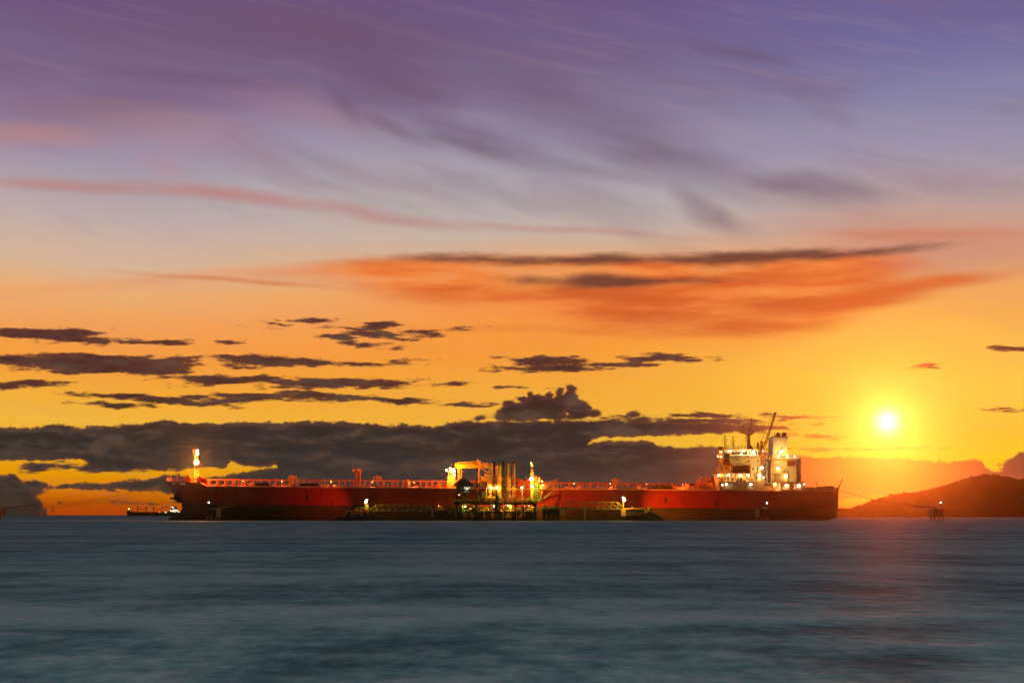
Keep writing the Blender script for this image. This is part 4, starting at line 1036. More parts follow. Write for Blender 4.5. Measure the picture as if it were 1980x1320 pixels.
# ---- poop deck gear
for x, s_ in ((1561, .8), (1567, .9), (1573, .8), (1590, 1.0), (1603, 1.1)): winch(x, 727, s_, 'brown', 'stern_winch')
mb = MB(); mb.pbar(1579.5, 949, 1579.5, 930, 727, 0.32); mb.pbar(1575, 931, 1579.5, 930.5, 727, .3); mb.pbar(1576.5, 931.5, 1579, 934.5, 727, .14); mb.build('stores_davit', M['yellow'], ship)
mb = MB(); mb.pbox(1583, 1587, 940, 949, 728, 2); mb.pbox(1586, 1594, 941, 949, 729, 2); mb.pprism([(1598, 949), (1599, 942), (1602, 939.5), (1606, 941), (1608, 949)], 729, 2.5); mb.pbox(1608, 1615, 945, 949, 729, 2)
mb.build('stern_machinery', M['brown'], ship)
mb = MB(); mb.ptube(1621, 945, 1629, 923.5, 738, 0.28, .16); mb.pbox(1616, 1622, 942, 949, 737, 2); mb.build('ensign_staff', M['yellow'], ship)

# ------------------------------------------------------------------ loading platform
JY = 702.0            # front edge of the platform
jet = thing('loading_platform', (PX(957, JY), JY + 7, 0), 'two-level jetty platform on thick piles, standing in front of the tanker amidships', 'jetty')
def J(x, y, Y=JY): return Vector((PX(x, Y), Y, PZ(y, Y)))
mb = MB(); mb.pbox(877, 1038, 970.5, 975, JY, 14); mb.pbox(875, 920, 969.8, 970.9, JY - .6, 14.6); mb.build('upper_deck', M['dark'], jet)
MB().pbox(971, 1037.5, 969.4, 970.9, JY - .15, 0.5).build('lit_edge_beam', M['orange'], jet)  # orange paint puts the lamplit deck edge into the colour
mb = MB(); mb.pbox(884, 1036, 988.5, 991, JY + 0.4, 13); mb.build('lower_deck', M['darkconc'], jet)
mb = MB()
for x in (884, 920.5, 965.5, 997, 1034.5):
    mb = MB(); mb.pbox(x - 1.8, x + 1.8, 975, 989, JY + .6, 1.0)
    MB().pbox(x - 1.6, x + 1.6, 975, 989, JY + 11, 1).build('column', M['dark'], jet)
    for s_ in (-1, 1): mb.pprism([(x + s_ * 1.8, 974.8), (x + s_ * 7, 974.8), (x + s_ * 5, 975.6), (x + s_ * 3, 977), (x + s_ * 1.8, 980)][::1 if s_ > 0 else -1], JY + .8, 0.4)
    mb.build('column', M['dark'], jet)
for i, (x, w, y1) in enumerate(((889, 5, 1000), (922, 8, 996.5), (931, 4, 995), (941, 3.2, 995), (947, 3, 996), (965, 6.5, 998), (975, 4, 997), (996, 9.5, 996.5), (1022, 7, 999), (1031, 8, 998), (906, 3, 1000), (1012, 2.5, 998))):
    o = MB().pbox(x - w, x + w, 990.5, y1, JY + .5, 5).build('pile_cap', M['darkconc'], jet)
    mb = MB(); mb.tube((PX(x - w * .3, JY + 2), JY + 2, -2), (PX(x - w * .3, JY + 2), JY + 2, PZ(y1, JY)), PX(990 + w * .55, JY), n=10); mb.tube((PX(x + w * .2, JY + 4), JY + 4, -2), (PX(x + w * .2, JY + 4), JY + 4, PZ(y1, JY)), PX(990 + w * .5, JY), n=10)
    mb.build('pile', M['darkconc'], jet)
mb = MB()
for x0, x1 in ((918, 970), (971, 1037)): mb.rail([J(x0, 969.8), J(x1, 969.8)], 1.1, .05, 1.6)
mb.rail([J(876, 969.8, JY - .4), J(918, 969.8, JY - .4)], 1.1, .05, 1.6); mb.rail([J(1038, 988.5), J(1062, 988.5)], 1.1, .05, 1.5)
mb.build('platform_railing', M['yellow'], jet)
# pipework and valves between the two levels
rj = random.Random(5)
for k in range(26):
    x = rj.uniform(892, 1032); yy = JY + rj.uniform(3, 9); mb = MB()
    if k % 3 == 0:
        x1 = x + rj.uniform(10, 30); y = rj.uniform(978, 987); mb.ptube(x, y, min(x1, 1034), y, yy, rj.uniform(.12, .3), n=8); mb.ptube(min(x1, 1034), y, min(x1, 1034), 989, yy, .18)
    elif k % 3 == 1:
        mb.ptube(x, 989, x, 976, yy, rj.uniform(.14, .32), n=8); mb.ptube(x - 1.3, 983, x + 1.3, 983, yy - .2, .5, n=10)
    else:
        r = rj.uniform(3, 6)
        for q in range(6):
            a0 = pi * q / 6; a1 = pi * (q + 1) / 6; mb.ptube(x + r * cos(a0), 988 - r * 1.3 * sin(a0), x + r * cos(a1), 988 - r * 1.3 * sin(a1), yy, .17)
    mb.build('jetty_pipe', M['yellow'] if k % 2 else M['green'], jet)
mb = MB(); mb.pprism([(899, 984), (903, 978), (914, 978.5), (922, 986), (920, 988), (912, 981), (904, 981), (901, 988)], JY + 1.5, .5); mb.build('hose_bundle', M['rubber'], jet)
mb = MB(); mb.pprism([(911, 989), (913, 982), (919, 979), (922, 986), (924, 989)], JY + 1.2, 1.5); mb.build('hose_pile', M['dark'], jet)
for x, y, w in ((900, 979, 2600), (955, 978, 1800), (982, 977.5, 4200), (1022, 978, 2000)):
    fixture(jet, J(x, y, JY + 5), 'halide' if x < 960 else 'warm', w * .5, YEL if x > 930 else GRN, 0.16, 'underdeck_lamp')
for lx_ in (935, 985, 1020): light((PX(lx_, JY), JY + 8, PZ(978, JY)), 5000, SOD, jet, 'SPOT', (PX(lx_, 722), 722, 1.0), 120, 1.0)  # bare spots added to light the hull behind the piles
# vertical ladders, drain pipes and fender chains hanging on the front
for (x0, x1, y0, y1, m_) in ((972.5, 972.5, 962, 1004, 'yellow'), (963.5, 963.5, 965, 990, 'orange'), (949, 949, 965, 990, 'yellow'), (999, 999, 986, 1004, 'orange'), (1009.5, 1009.5, 973, 996, 'orange'), (1013.5, 1013.5, 973, 996, 'orange')):
    MB().ptube(x0, y0, x1, y1, JY - .3, .16, n=8).build('riser_pipe', M[m_], jet)
mb = MB(); mb.ptube(995, 985.3, 999, 985.6, JY - .3, .16); mb.pbar(970, 992, 976, 999, JY - .3, .2); mb.build('drain_pipe', M['orange'], jet)
mb = MB(); mb.pbox(1010.3, 1012.8, 982.5, 1001, JY - .4, .5); mb.build('rubber_fender', M['rubber'], jet)
mb = MB(); mb.pprism([(956, 982), (957, 966), (959, 961), (960, 950), (961, 950), (962, 961), (964, 967), (964.5, 1004), (955.5, 1004)], JY - .7, 1.0)
for k in range(9): mb.pbox(958.3, 961.5, 966 + k * 4, 967 + k * 4, JY - .85, .12)
mb.build('ladder_tower', M['black'], jet)
mb = MB(); mb.pbox(1001, 1003, 982.5, 1000, JY + 3, .3)
for (x0, y0, x1, y1) in ((1003, 979, 1009, 981), (1009, 981, 1012, 984), (1014, 985, 1019, 980), (1019, 980, 1028, 978)): mb.ptube(x0, y0, x1, y1, JY + .4, .2)
mb.build('hanging_hose', M['yellow'], jet)

# ---- control house
ch = thing('control_house', (PX(896, JY), JY + 3, PZ(970, JY)), 'dark two-storey control house with tiered pointed roof and lit upper windows', 'building')
mb = MB()
Y = JY + .6
mb.pbox(882, 910, 938, 940.5, Y, 5); mb.pbox(882, 910.5, 945.8, 952, Y, 5); mb.pbox(882, 884, 940, 946, Y, 5); mb.pbox(909, 910.6, 940, 946, Y, 5); mb.pbox(895.3, 897, 940, 946, Y, .4)
mb.pbox(882, 910, 940, 946, Y + 4.6, .4)
mb.build('upper_storey', M['timber'], ch)
mb = MB(); mb.pbox(876, 911.5, 952, 954.3, Y - .9, 7); mb.build('gallery_floor', M['timber'], ch)
mb = MB(); mb.rail([J(876.3, 952, Y - .8), J(911.3, 952, Y - .8)], 1.2, .07, 1.2); mb.build('gallery_railing', M['timber'], ch)
mb = MB(); mb.pbox(882.5, 883.5, 954, 970, Y, .4); mb.pbox(909.5, 910.6, 954, 970, Y, .4); mb.pbox(876, 876.6, 940, 1003, Y - .8, .2); mb.pbox(888, 902, 955, 970, Y + 3.6, .4); mb.pbox(882, 889, 958, 970, Y + 1, .4); mb.pbox(902, 903.3, 954, 970, Y, .4)
mb.build('lower_storey', M['timber'], ch)
MB().pbox(892, 902, 962, 967.5, Y + .6, 1.0).build('storage_box', M['brown'], ch)
mb = MB(); mb.pbox(882, 910, 962, 962.6, Y - .1, .15); mb.pbox(882, 910, 966, 966.6, Y - .1, .15); mb.build('lower_railing', M['timber'], ch)
mb = MB()
def hip(x0, x1, ye, xt0, xt1, yt, Yf, d):
    a = [(PX(x0, Yf), Yf, PZ(ye, Yf)), (PX(x1, Yf), Yf, PZ(ye, Yf)), (PX(x1, Yf), Yf + d, PZ(ye, Yf)), (PX(x0, Yf), Yf + d, PZ(ye, Yf))]
    Ym = Yf + d / 2; w = d * .5 * (1 - (xt1 - xt0) / (x1 - x0) if xt1 > xt0 else 1) ; w = d * .5 - d * .5 * ((xt1 - xt0) / (x1 - x0))
    h = d / 2 - w
    b_ = [(PX(xt0, Ym), Ym - h, PZ(yt, Ym)), (PX(xt1, Ym), Ym - h, PZ(yt, Ym)), (PX(xt1, Ym), Ym + h, PZ(yt, Ym)), (PX(xt0, Ym), Ym + h, PZ(yt, Ym))]
    mb.add(a + b_, [(0, 3, 2, 1), (4, 5, 6, 7), (0, 1, 5, 4), (1, 2, 6, 5), (2, 3, 7, 6), (3, 0, 4, 7)])
hip(874.5, 917, 939.5, 881, 911, 934.3, Y - 1.4, 8.4)
hip(878, 914, 934.2, 895, 896.6, 922.6, Y - .9, 7.4)
mb.build('roof', M['rooft'], ch)
MB().pbox(897.2, 908.8, 940.3, 945.6, Y + .25, .1).build('lit_window', G['room'], ch)
mb = MB()
for x in (900.2, 903, 904.2, 906.3): mb.pbox(x, x + .35, 940.2, 946, Y + .1, .12)
mb.pbox(903.4, 904.3, 940.3, 943.4, Y + .05, .1)
mb.build('window_mullion', M['timber'], ch)
mb = MB(); mb.pbox(884.2, 895.2, 940.5, 945.6, Y + .25, .1); mb.build('dim_window', M['glass'], ch)
for x, w in ((888.8, 1.6), (892.2, 2.2)): MB().pbox(x - w / 2, x + w / 2, 941, 945, Y + .2, .04).build('curtain', paint('pale curtain', (.3, .28, .2), .9), ch)
MB().pbox(898, 907.5, 947, 951, Y - .03, .05).build('pale_sign_panel', paint('pale banner', (.5, .55, .42), .8), ch)
fixture(ch, (PX(903, Y), Y - .5, PZ(944.6, Y)), 'white', 40, (1, .95, .8), .14, 'wall_lamp')
fixture(ch, (PX(894.5, Y + 1), Y + 1, PZ(929.5, Y)) if False else (PX(888, Y + 2.4), Y + 2.4, PZ(956, Y)), 'sodium', 60, SOD, .12, 'wall_lamp')

# ---- tall dark mast in front
ms = thing('signal_mast', (PX(922, JY), JY, PZ(970, JY)), 'thin dark pole mast rising beside the control house', 'mast')
mb = MB(); mb.ptube(922.3, 970, 922.3, 908, JY + .3, .32, .18, n=8); mb.build('pole', M['black'], ms)
mb = MB(); mb.ptube(922.3, 911, 922.3, 906.5, JY + .3, .38, n=10); mb.pbar(921, 906.5, 925, 906.2, JY + .3, .12); mb.ball(J(922.3, 905.6, JY + .3), .3, 8); mb.build('mast_head', M['dark'], ms)
mb = MB(); mb.ptube(922.3, 938, 926, 938, JY + .3, .5, .4, n=10); mb.build('siren', M['dark'], ms)

# ---- loaders
def loading_arm(x, top, mat, mat2, w, lab, lean=0.0, kind=0):
    Y = JY + 5
    t_ = thing('marine_loader', (PX(x, Y), Y, PZ(970, Y)), lab, 'marine loader', 'marine loaders standing on the jetty')
    mb = MB(); mb.ptube(x, 970, x, 946, Y, w * 1.25, n=10); mb.ptube(x, 968, x, 970, Y, w * 2.2, n=12); mb.pbox(x - 3, x + 3, 958.2, 959.4, Y - .6, 1.2); mb.build('riser', M[mat2], t_)
    mb = MB(); mb.tube(J(x - 2.3, 946, Y - .2), J(x + 2.6, 946, Y - .2), .5, n=10); mb.tube(J(x, 944, Y - .8), J(x, 944, Y + .8), .75, n=12); mb.ball(J(x + 1.8, 946, Y - .5), .55, 8); mb.build('swivel_joint', M['yellow' if w > .3 and 'dark' not in mat else 'dark'], t_)
    mb = MB(); mb.tube(J(x - 1.5, 946, Y), J(x - 1.5 + lean, top + 2, Y), w * .6, n=8); mb.tube(J(x - 1.5 + lean, top + 2, Y - .01), J(x - 1.5 + lean, top - 2.6, Y), .08, .03, 6)
    mb.ball(J(x - 1.2 + lean, top + 3, Y), w * 1.35, 10); mb.build('inboard_arm', M[mat], t_)
    mb = MB(); mb.tube(J(x + 1.7 + lean, top + 3, Y - .3), J(x + 2.0, 957, Y - .3), w * .6, n=8); mb.tube(J(x + 2.0, 957, Y - .3), J(x + 2.6, 963, Y - .8), w * .8, n=8); mb.build('outboard_arm', M[mat], t_)
    mb = MB(); c = x + .2 + lean * .7
    if kind == 0: mb.tube(J(c, top + 5, Y - .6), J(c, top + 32, Y - .6), w * 1.35, n=12); mb.ball(J(c, top + 5, Y - .6), w * 1.35, 12)
    elif kind == 1:
        for k in range(9): mb.pbar(c - 2, top + 6 + k * 5, c + 2, top + 6 + k * 5, Y - .5, .14); mb.pbar(c - 2, top + 6 + k * 5, c + 2, top + 11 + k * 5, Y - .5, .1)
        mb.pbar(c - 2, top + 5, c - 2, top + 51, Y - .5, .14); mb.pbar(c + 2, top + 5, c + 2, top + 51, Y - .5, .14)
    else: mb.pprism([(c - 1.3, top + 2), (c + .3, top + 1), (c + .5, top + 14), (c - 1.6, top + 38), (c - 3.4, top + 38)], Y - .8, .8)
    mb.build('counterweight' if kind != 1 else 'lattice_stay', M[mat if kind != 0 else mat], t_)
    mb = MB(); mb.tube(J(x - 2.5, top + 22, Y - .7), J(x + 2.9, top + 22, Y - .7), .12, n=6); mb.tube(J(x - 2.6, 955, Y - .5), J(x + 2.6, 951, Y - .5), .16, n=6); mb.pbox(x - 1.2, x + 1.4, 962.5, 966, Y - 1, .8); mb.build('hydraulic_link', M['dark'], t_)
loading_arm(947, 893, 'yellow', 'yellow', .30, 'slim yellow loader with lattice stay nearest the crane jib', kind=1)
loading_arm(955.4, 891.5, 'dark', 'dark', .32, 'dark loader second from the control house, dark domed top', kind=0)
loading_arm(965.5, 895, 'yellow', 'green', .48, 'thick yellow loader third from the left, blunt rounded top', kind=0)
loading_arm(974, 891.5, 'dark', 'dark', .42, 'thick dark grey loader in the middle of the row', kind=0)
loading_arm(983.5, 894, 'yellow', 'green', .34, 'yellow loader with tapering slanted counterweight forming an A shape', lean=.6, kind=2)
loading_arm(993, 892, 'brown', 'yellow', .40, 'rightmost loader of the row, brown with domed top', kind=0)

# ---- lamp posts on the platform
def lamp_post(x, y, lab, gm, w, col, curved=False, base=970, m_='yellow', Y=JY + 1.2, r=.42):
    t_ = thing('lamp_post', (PX(x, Y), Y, PZ(base, Y)), lab, 'lamp post', 'globe lamp posts on the jetty platform')
    MB().ptube(x + .6, base, x + .6, y + 1.5, Y + .5, .17, .12, n=8).build('post', M[m_], t_)
    fixture(t_, J(x, y, Y), gm, w, col, r * .85, 'lamp_head')
    light(J(x, y, Y + 1.2), w * 9, SOD, t_, 'SPOT', (PX(x, 722), 722, PZ(958, 722)), 95, 1.0)
    return t_
lamp_post(949.3, 942.5, 'globe lamp post in front of the two leftmost loaders', 'sodiumw', 900, YEL)
lamp_post(960.6, 942.2, 'globe lamp post above the dark ladder tower', 'sodiumw', 900, YEL, m_='dark')
lamp_post(1009, 942.5, 'globe lamp post standing alone right of the loaders', 'sodiumw', 1100, SOD)
# curved swan-neck light behind
sw = thing('swan_neck_lamp', (PX(941, JY), JY + 4, PZ(970, JY)), 'white curved pipe lamp stand left of the globe lamps', 'lamp')
mb = MB(); mb.ptube(940.5, 970, 940.5, 943, JY + 4, .16); mb.ptube(940.5, 943, 943, 940.5, JY + 4, .16); mb.ptube(943, 940.5, 946, 940.5, JY + 4, .16); mb.ptube(943.5, 940, 943.5, 930, JY + 5, .2); mb.build('stand', M['white'], sw)

# ---- fire tower with floodlights
ft = thing('fire_monitor_tower', (PX(1029, JY), JY + 4, PZ(970, JY)), 'bright yellow-green round tower with floodlights and thin spire at the right of the jetty', 'tower')
Y = JY + 4
mb = MB(); mb.ptube(1028.5, 968, 1028.5, 926, Y, .48, n=14); mb.ptube(1031, 968, 1031, 926, Y + .5, .3, n=10); mb.build('tower_column', M['yellow'], ft)
mb = MB(); mb.pprism([(1025.5, 926), (1026, 914), (1027.5, 905), (1029.5, 905), (1032, 914), (1033, 926)], Y - .2, .9); mb.ptube(1027, 912, 1026.6, 893, Y, .14, .1); mb.ptube(1029.2, 910, 1029, 896, Y, .16); mb.ptube(1026.6, 893, 1026.6, 889, Y, .05)
for k in range(5): mb.pbar(1026, 924 - k * 4, 1032, 921 - k * 4, Y - .3, .14)
mb.build('spire', M['orange'], ft)
mb = MB(); mb.pbox(1022, 1033, 964.5, 969.5, Y - 1, 2); mb.pbox(1021, 1024, 960, 965, Y - 1, 1.2); mb.build('tower_base', M['green'], ft)
fixture(ft, J(1026.6, 925.6, Y - 1), 'halide', 2600, (1.0, 0.75, 0.06), .55); fixture(ft, J(1029.8, 926, Y - .8), 'halide', 0, YEL, .42)
fixture(ft, J(1029, 939.8, Y - 1), 'halide', 1800, GRN, .42)
for x, y in ((1026.8, 895), (1029.2, 899.5)): MB().ball(J(x, y, Y - .2), .24, 8).build('warning_light', G['sodium'], ft)

# ---- gangway tower and its truss to the ship's deck
gt = thing('gangway_tower', (PX(1038, JY), JY + 6, PZ(970, JY)), 'lattice gangway tower, green at the jetty, with sloping truss up to the ship deck', 'gangway')
Y = JY + 4.5
mb = MB()
for x in (1034.5, 1040.2):
    for yy in (Y, Y + 2.5): mb.pbar(x, 970, x, 932, yy, .26)
for k in range(9):
    y = 968 - k * 4.2; mb.pbar(1034.5, y, 1040.2, y, Y, .12); mb.pbar(1034.5, y, 1040.2, y - 4.2, Y, .12)
mb.pbox(1033.5, 1046, 943, 944.6, Y - .5, 3.5); mb.rail([J(1034, 943, Y - .4), J(1046, 943, Y - .4)], 1.1, .06, 1.0); mb.pbox(1035, 1037.8, 934, 938, Y - .3, 1)
mb.build('tower_frame', M['green'], gt)
fixture(gt, J(1050, 937, Y - 1.5), 'sodium', 14000, SOD, .16, 'floodlight', 'SPOT', (PX(1066, 716), 716, PZ(940, 716)), 110)  # lamp added in front of the gangway truss to brighten it
mb = MB(); mb.pbox(1040.3, 1043, 945, 967, Y + .2, .8); mb.pbar(1045, 965, 1047.5, 950, Y + .2, .3); mb.build('hydraulic_ram', M['yellow'], gt)
mb = MB()
mb.bar(J(1046, 966.5, Y), J(1070, 948.5, Y + 8), .34); mb.bar(J(1043, 943.5, Y), J(1068, 948.6, Y + 8), .26); mb.bar(J(1070, 949, Y + 8), J(1070, 944.5, Y + 8), .2)
mb.pbox(1041, 1047, 963, 969, Y - .2, 1.4)
mb.build('brace', M['green'], gt)
mb = MB(); a = J(1046, 946, Y + 1); b = Vector((PX(1077.5, 724), 724, PZ(934, 724)))
mb.truss(a, b, 1.7, 1.4, 10, .15)
for k in range(14):
    p0 = a.lerp(b, k / 14); p1 = a.lerp(b, (k + 1) / 14); mb.bar(p0 + Vector((0, .1, .9)), p1 + Vector((0, .1, .9)), .12)
mb.build('gangway_truss', M['orange'], gt)
mb = MB()
for x0, x1 in ((1073.5, 1071.5), (1076, 1079.5)): mb.bar((PX(x0, 724), 724, PZ(931, 724)), (PX(x1, 724), 724, PZ(945.8, 724)), .3); mb.bar((PX(x0, 726), 726, PZ(931, 726)), (PX(x1, 726), 726, PZ(945.8, 726)), .3)
mb.bar((PX(1072, 724), 724, PZ(943, 724)), (PX(1079, 724), 724, PZ(943, 724)), .25); mb.bar((PX(1073, 724), 724, PZ(937, 724)), (PX(1077, 724), 724, PZ(941, 724)), .2)
mb.build('gangway_leg', M['orange'], gt)

# ---- gear standing on the deck
def gear(nm, cat, lab, x0, x1, y0, Y, mat, extra=None):
    t_ = MB(); t_.pbox(x0, x1, y0, 969.6, Y, 1.4); t_.pbox(x0 - .3, x1 + .3, y0 - .4, y0, Y - .1, 1.6)
    for k in (0.2, .5, .8): xx = x0 + (x1 - x0) * k; t_.pbar(xx, y0, xx, 969.5, Y - .03, .1)
    if extra: extra(t_)
    o = t_.build(nm, M[mat]); o['label'] = lab; o['category'] = cat
gear('equipment_cabinet', 'cabinet', 'green cabinet on the jetty deck right of the lone lamp post', 1012.4, 1016.6, 964.5, JY + 1, 'green')
gear('equipment_cabinet', 'cabinet', 'low black box on the jetty deck in front of the yellow-green tower', 1019.5, 1026.5, 965.3, JY + .8, 'black')
gear('equipment_cabinet', 'cabinet', 'pale green upright cabinet behind the dark mast', 924, 927, 957, JY + 2, 'green')
gear('equipment_cabinet', 'cabinet', 'dark bulky box at the foot of the dark mast', 913.5, 921, 964, JY + 2, 'black')
gear('equipment_cabinet', 'cabinet', 'black box row on the jetty between mast and loaders', 928, 936, 965, JY + 2, 'black')
gear('valve_manifold', 'valves', 'yellow valve manifold at the foot of the leftmost loader', 941, 957, 963.5, JY + 2, 'yellow', lambda t: [t.ball(J(943 + k * 4, 962, JY + 1.6), .5, 8) for k in range(4)])
gear('valve_manifold', 'valves', 'orange valve manifold below the middle loaders', 975.5, 996, 965.3, JY + 3, 'orange', lambda t: [t.ptube(977 + k * 4, 966, 977 + k * 4, 961, JY + 3, .14) for k in range(5)])
for x, lab in ((996.2, 'black stack of drums right below the brown loader'), (977.8, 'black drum pair near the middle loader')):
    mb = MB()
    for k in range(3): mb.ptube(x, 969.6 - k * 2.6, x, 967.6 - k * 2.6, JY + .9, .42, n=12)
    mb.ptube(x, 962, x, 961, JY + .9, .16); o = mb.build('drum_stack', M['black']); o['label'] = lab; o['category'] = 'drums'
st = MB(); st.pbar(1001, 959.5, 1005, 959.5, JY + 1, .14); st.pbar(1005, 959.5, 1009.5, 968, JY + 1, .2); st.pbar(1000.5, 960, 1000.5, 970, JY + 1, .14); st.pbar(1004.5, 960, 1004.5, 970, JY + 1, .14)
for k in range(5): st.pbox(1004.5 + k * 1.1, 1006 + k * 1.1, 961.5 + k * 1.7, 962 + k * 1.7, JY + 1, 1)
o = st.build('access_stair', M['orange']); o['label'] = 'small orange stair beside the lone globe lamp post'; o['category'] = 'stairs'

# ------------------------------------------------------------------ dolphins, footbridges
def truss_bridge(x0, x1, yb, yt, Y, lab, mat, taper=True):
    a = J(x0, yb, Y); b = J(x1, yb, Y); h = PZ(yt, Y) - a.z
    t_ = thing('footbridge', ((a.x + b.x) / 2, Y, a.z), lab, 'footbridge')
    mb = MB(); mb.box(a.x, b.x, Y, Y + 1.6, a.z - .18, a.z); mb.build('walkway', M['dark'], t_)
    mb = MB(); n = 10
    for yy in (Y, Y + 1.6):
        for i in range(n + 1):
            x = a.x + (b.x - a.x) * i / n
            if 0 < i < n: mb.bar((x, yy, a.z), (x, yy, a.z + h), .16)
            if i < n:
                x2 = a.x + (b.x - a.x) * (i + 1) / n
                if i < n / 2: mb.bar((x, yy, a.z), (x2, yy, a.z + h), .18 if i == 0 else .14)
                else: mb.bar((x, yy, a.z + h), (x2, yy, a.z), .26 if i == n - 1 else .14)
        mb.bar((a.x + (b.x - a.x) / n, yy, a.z + h), (b.x - (b.x - a.x) / n, yy, a.z + h), .22)
        mb.bar((a.x, yy, a.z), (b.x, yy, a.z), .26)
        mb.bar((a.x, yy, a.z + h * .45), (b.x, yy, a.z + h * .45), .07)
    mb.build('truss', M[mat], t_)
truss_bridge(714, 838, 986.6, 975.3, JY + 2, 'long truss footbridge left of the jetty, ending beside the small workboat', 'olive')
truss_bridge(1084, 1207, 983.2, 970.4, JY + 2, 'yellow-green truss footbridge right of the jetty, ending under the floodlight pole', 'olive')
mb = MB(); mb.pbox(1129.5, 1132.5, 982.5, 1006, JY + 1.8, .6); mb.pbox(1129.6, 1132.4, 977.5, 983, JY + 1.8, .4); o = mb.build('bridge_pier', M['green']); o['label'] = 'single slim green pier under the right footbridge'; o['category'] = 'pier'

def dolphin(nm, x0, x1, ytop, ybot, Y, lab, parts, cat='dolphin', group='concrete dolphins beside the tanker'):
    t_ = thing(nm, (PX((x0 + x1) / 2, Y), Y + 3, 0), lab, cat, group)
    MB().pbox(x0, x1, ytop, ybot, Y, 6).build('cap', M['darkconc'], t_)
    n = max(2, int((x1 - x0) / 7))
    for i in range(n):
        x = x0 + (x1 - x0) * (i + .5) / n; dx = (i - (n - 1) / 2) * .5
        MB().tube((PX(x, Y), Y + 2 + (i % 2) * 2, PZ(ybot, Y)), (PX(x + dx * 2, Y), Y + 1 + (i % 2) * 4, -3), .55, n=10).build('pile', M['darkconc'], t_)
    parts(t_, Y); return t_
def lamp_pole(t_, x, y0, y1, Y, glass, w, col, aim=None, r=.3, m_='green', second=None, size=70, blend=.5):
    MB().ptube(x, y0, x, y1, Y, .14, .1, n=8).build('lamp_pole', M[m_], t_)
    fixture(t_, J(x + (second or 0), y1, Y - .4), glass, w, col, r, 'floodlight', 'SPOT' if aim else 'POINT', aim, size, blend=blend)
# breasting dolphin, left
def bl(t_, Y):
    MB().ptube(707.6, 987, 707.6, 966.5, Y + 1, .16, .1, n=8).build('lamp_pole', M['yellow'], t_)
    fixture(t_, J(707.3, 969.9, Y + .6), 'halide', 260, GRN, .42)
    fixture(t_, J(709.4, 966, Y + .8), 'sodiumw', 1500, SOD, .3, fwd=3)
    light(J(705.5, 969.5, Y + 2), 15000, (1, .10, .01), t_, 'SPOT', (PX(622, 722), 722, PZ(973, 722)), 52, .9)
    mb = MB(); mb.rail([J(690, 986.5, Y), J(714, 986.5, Y)], 1.1, .06, 1.4); mb.pbox(709, 712, 975, 986, Y + 1, .5); mb.pbar(704, 987, 708, 980, Y + .5, .2); mb.build('railing', M['green'], t_)
dolphin('breasting_dolphin', 690, 722, 986.5, 995, JY, 'dark breasting dolphin with double floodlight pole behind the small boat', bl)
# breasting dolphin, right: lit top, fender panels, raking timbers
def br(t_, Y):
    MB().ptube(1205.2, 984, 1205.2, 963, Y + .3, .15, .1, n=8).build('lamp_pole', M['yellow'], t_)
    fixture(t_, J(1207.2, 966, Y - .4), 'sodiumw', 1600, GRN, .5); fixture(t_, J(1204.9, 962, Y - .2), 'sodiumw', 3500, SOD, .3, fwd=2)
    light(J(1208.5, 965, Y + 2), 52000, (1.0, 0.30, 0.01), t_, 'SPOT', (PX(1316, 722), 722, PZ(981, 722)), 64, 1.0)
    mb = MB(); mb.pbox(1205, 1246, 981.8, 984.2, Y - .3, .5); mb.pbox(1221, 1226, 980.5, 983, Y - .4, .9); mb.pbox(1236, 1243, 980.8, 982.4, Y - .4, .9); mb.ptube(1222.5, 981, 1222.5, 978.5, Y, .1); mb.build('lit_kerb_beam', M['orange'], t_)  # top edge painted orange to carry its lamplight
    MB().pbox(1201, 1210, 984, 997, Y - .35, .3).build('fender_panel', M['pale'], t_)
    MB().pbox(1246, 1252, 984, 991, Y - .3, .3).build('fender_panel', M['pale'], t_)
    mb = MB(); mb.pbox(1245.5, 1247.5, 979, 986, Y + .4, .4); mb.pbox(1251.5, 1254.5, 980, 988, Y + .4, .6); mb.pbox(1253.5, 1259, 979, 981, Y + .3, 1); mb.tube(J(1257.5, 984.5, Y - .3), J(1257.5, 984.5, Y + 1.5), .75, n=14); mb.build('mooring_hook', M['yellow'], t_)
    MB().tube(J(1258.6, 984.6, Y - .6), J(1258.6, 984.6, Y - .4), .42, n=12).build('hook_drum', M['black'], t_)
    for k in range(7):
        mb = MB(); mb.tube(J(1250 + k * 3, 989.5 + k * 1.3, Y + .3 + (k % 3) * .6), J(1266 + k * 3.8, 1007, Y - 1.5 + (k % 2)), .3, n=6); mb.build('raking_timber', M['black'], t_)
    mb = MB()
    for k in range(9): x = 1256 + k * 3.3; y = 988.5 + k * 1.75; mb.ball(J(x, y + 1.4, Y - .3), .55, 6, .8); mb.ptube(x, y - 1.2, x + .5, y + 1.2, Y - .3, .1)
    mb.pprism([(1240, 990), (1258, 988), (1270, 994.5), (1288, 1005.5), (1288, 1007), (1240, 1007)], Y + 1, 3)
    mb.build('rubble_slope', M['black'], t_)
dolphin('breasting_dolphin', 1202, 1250, 984, 996, JY, 'long breasting dolphin with orange-lit top edge, under the right floodlight pole', br)
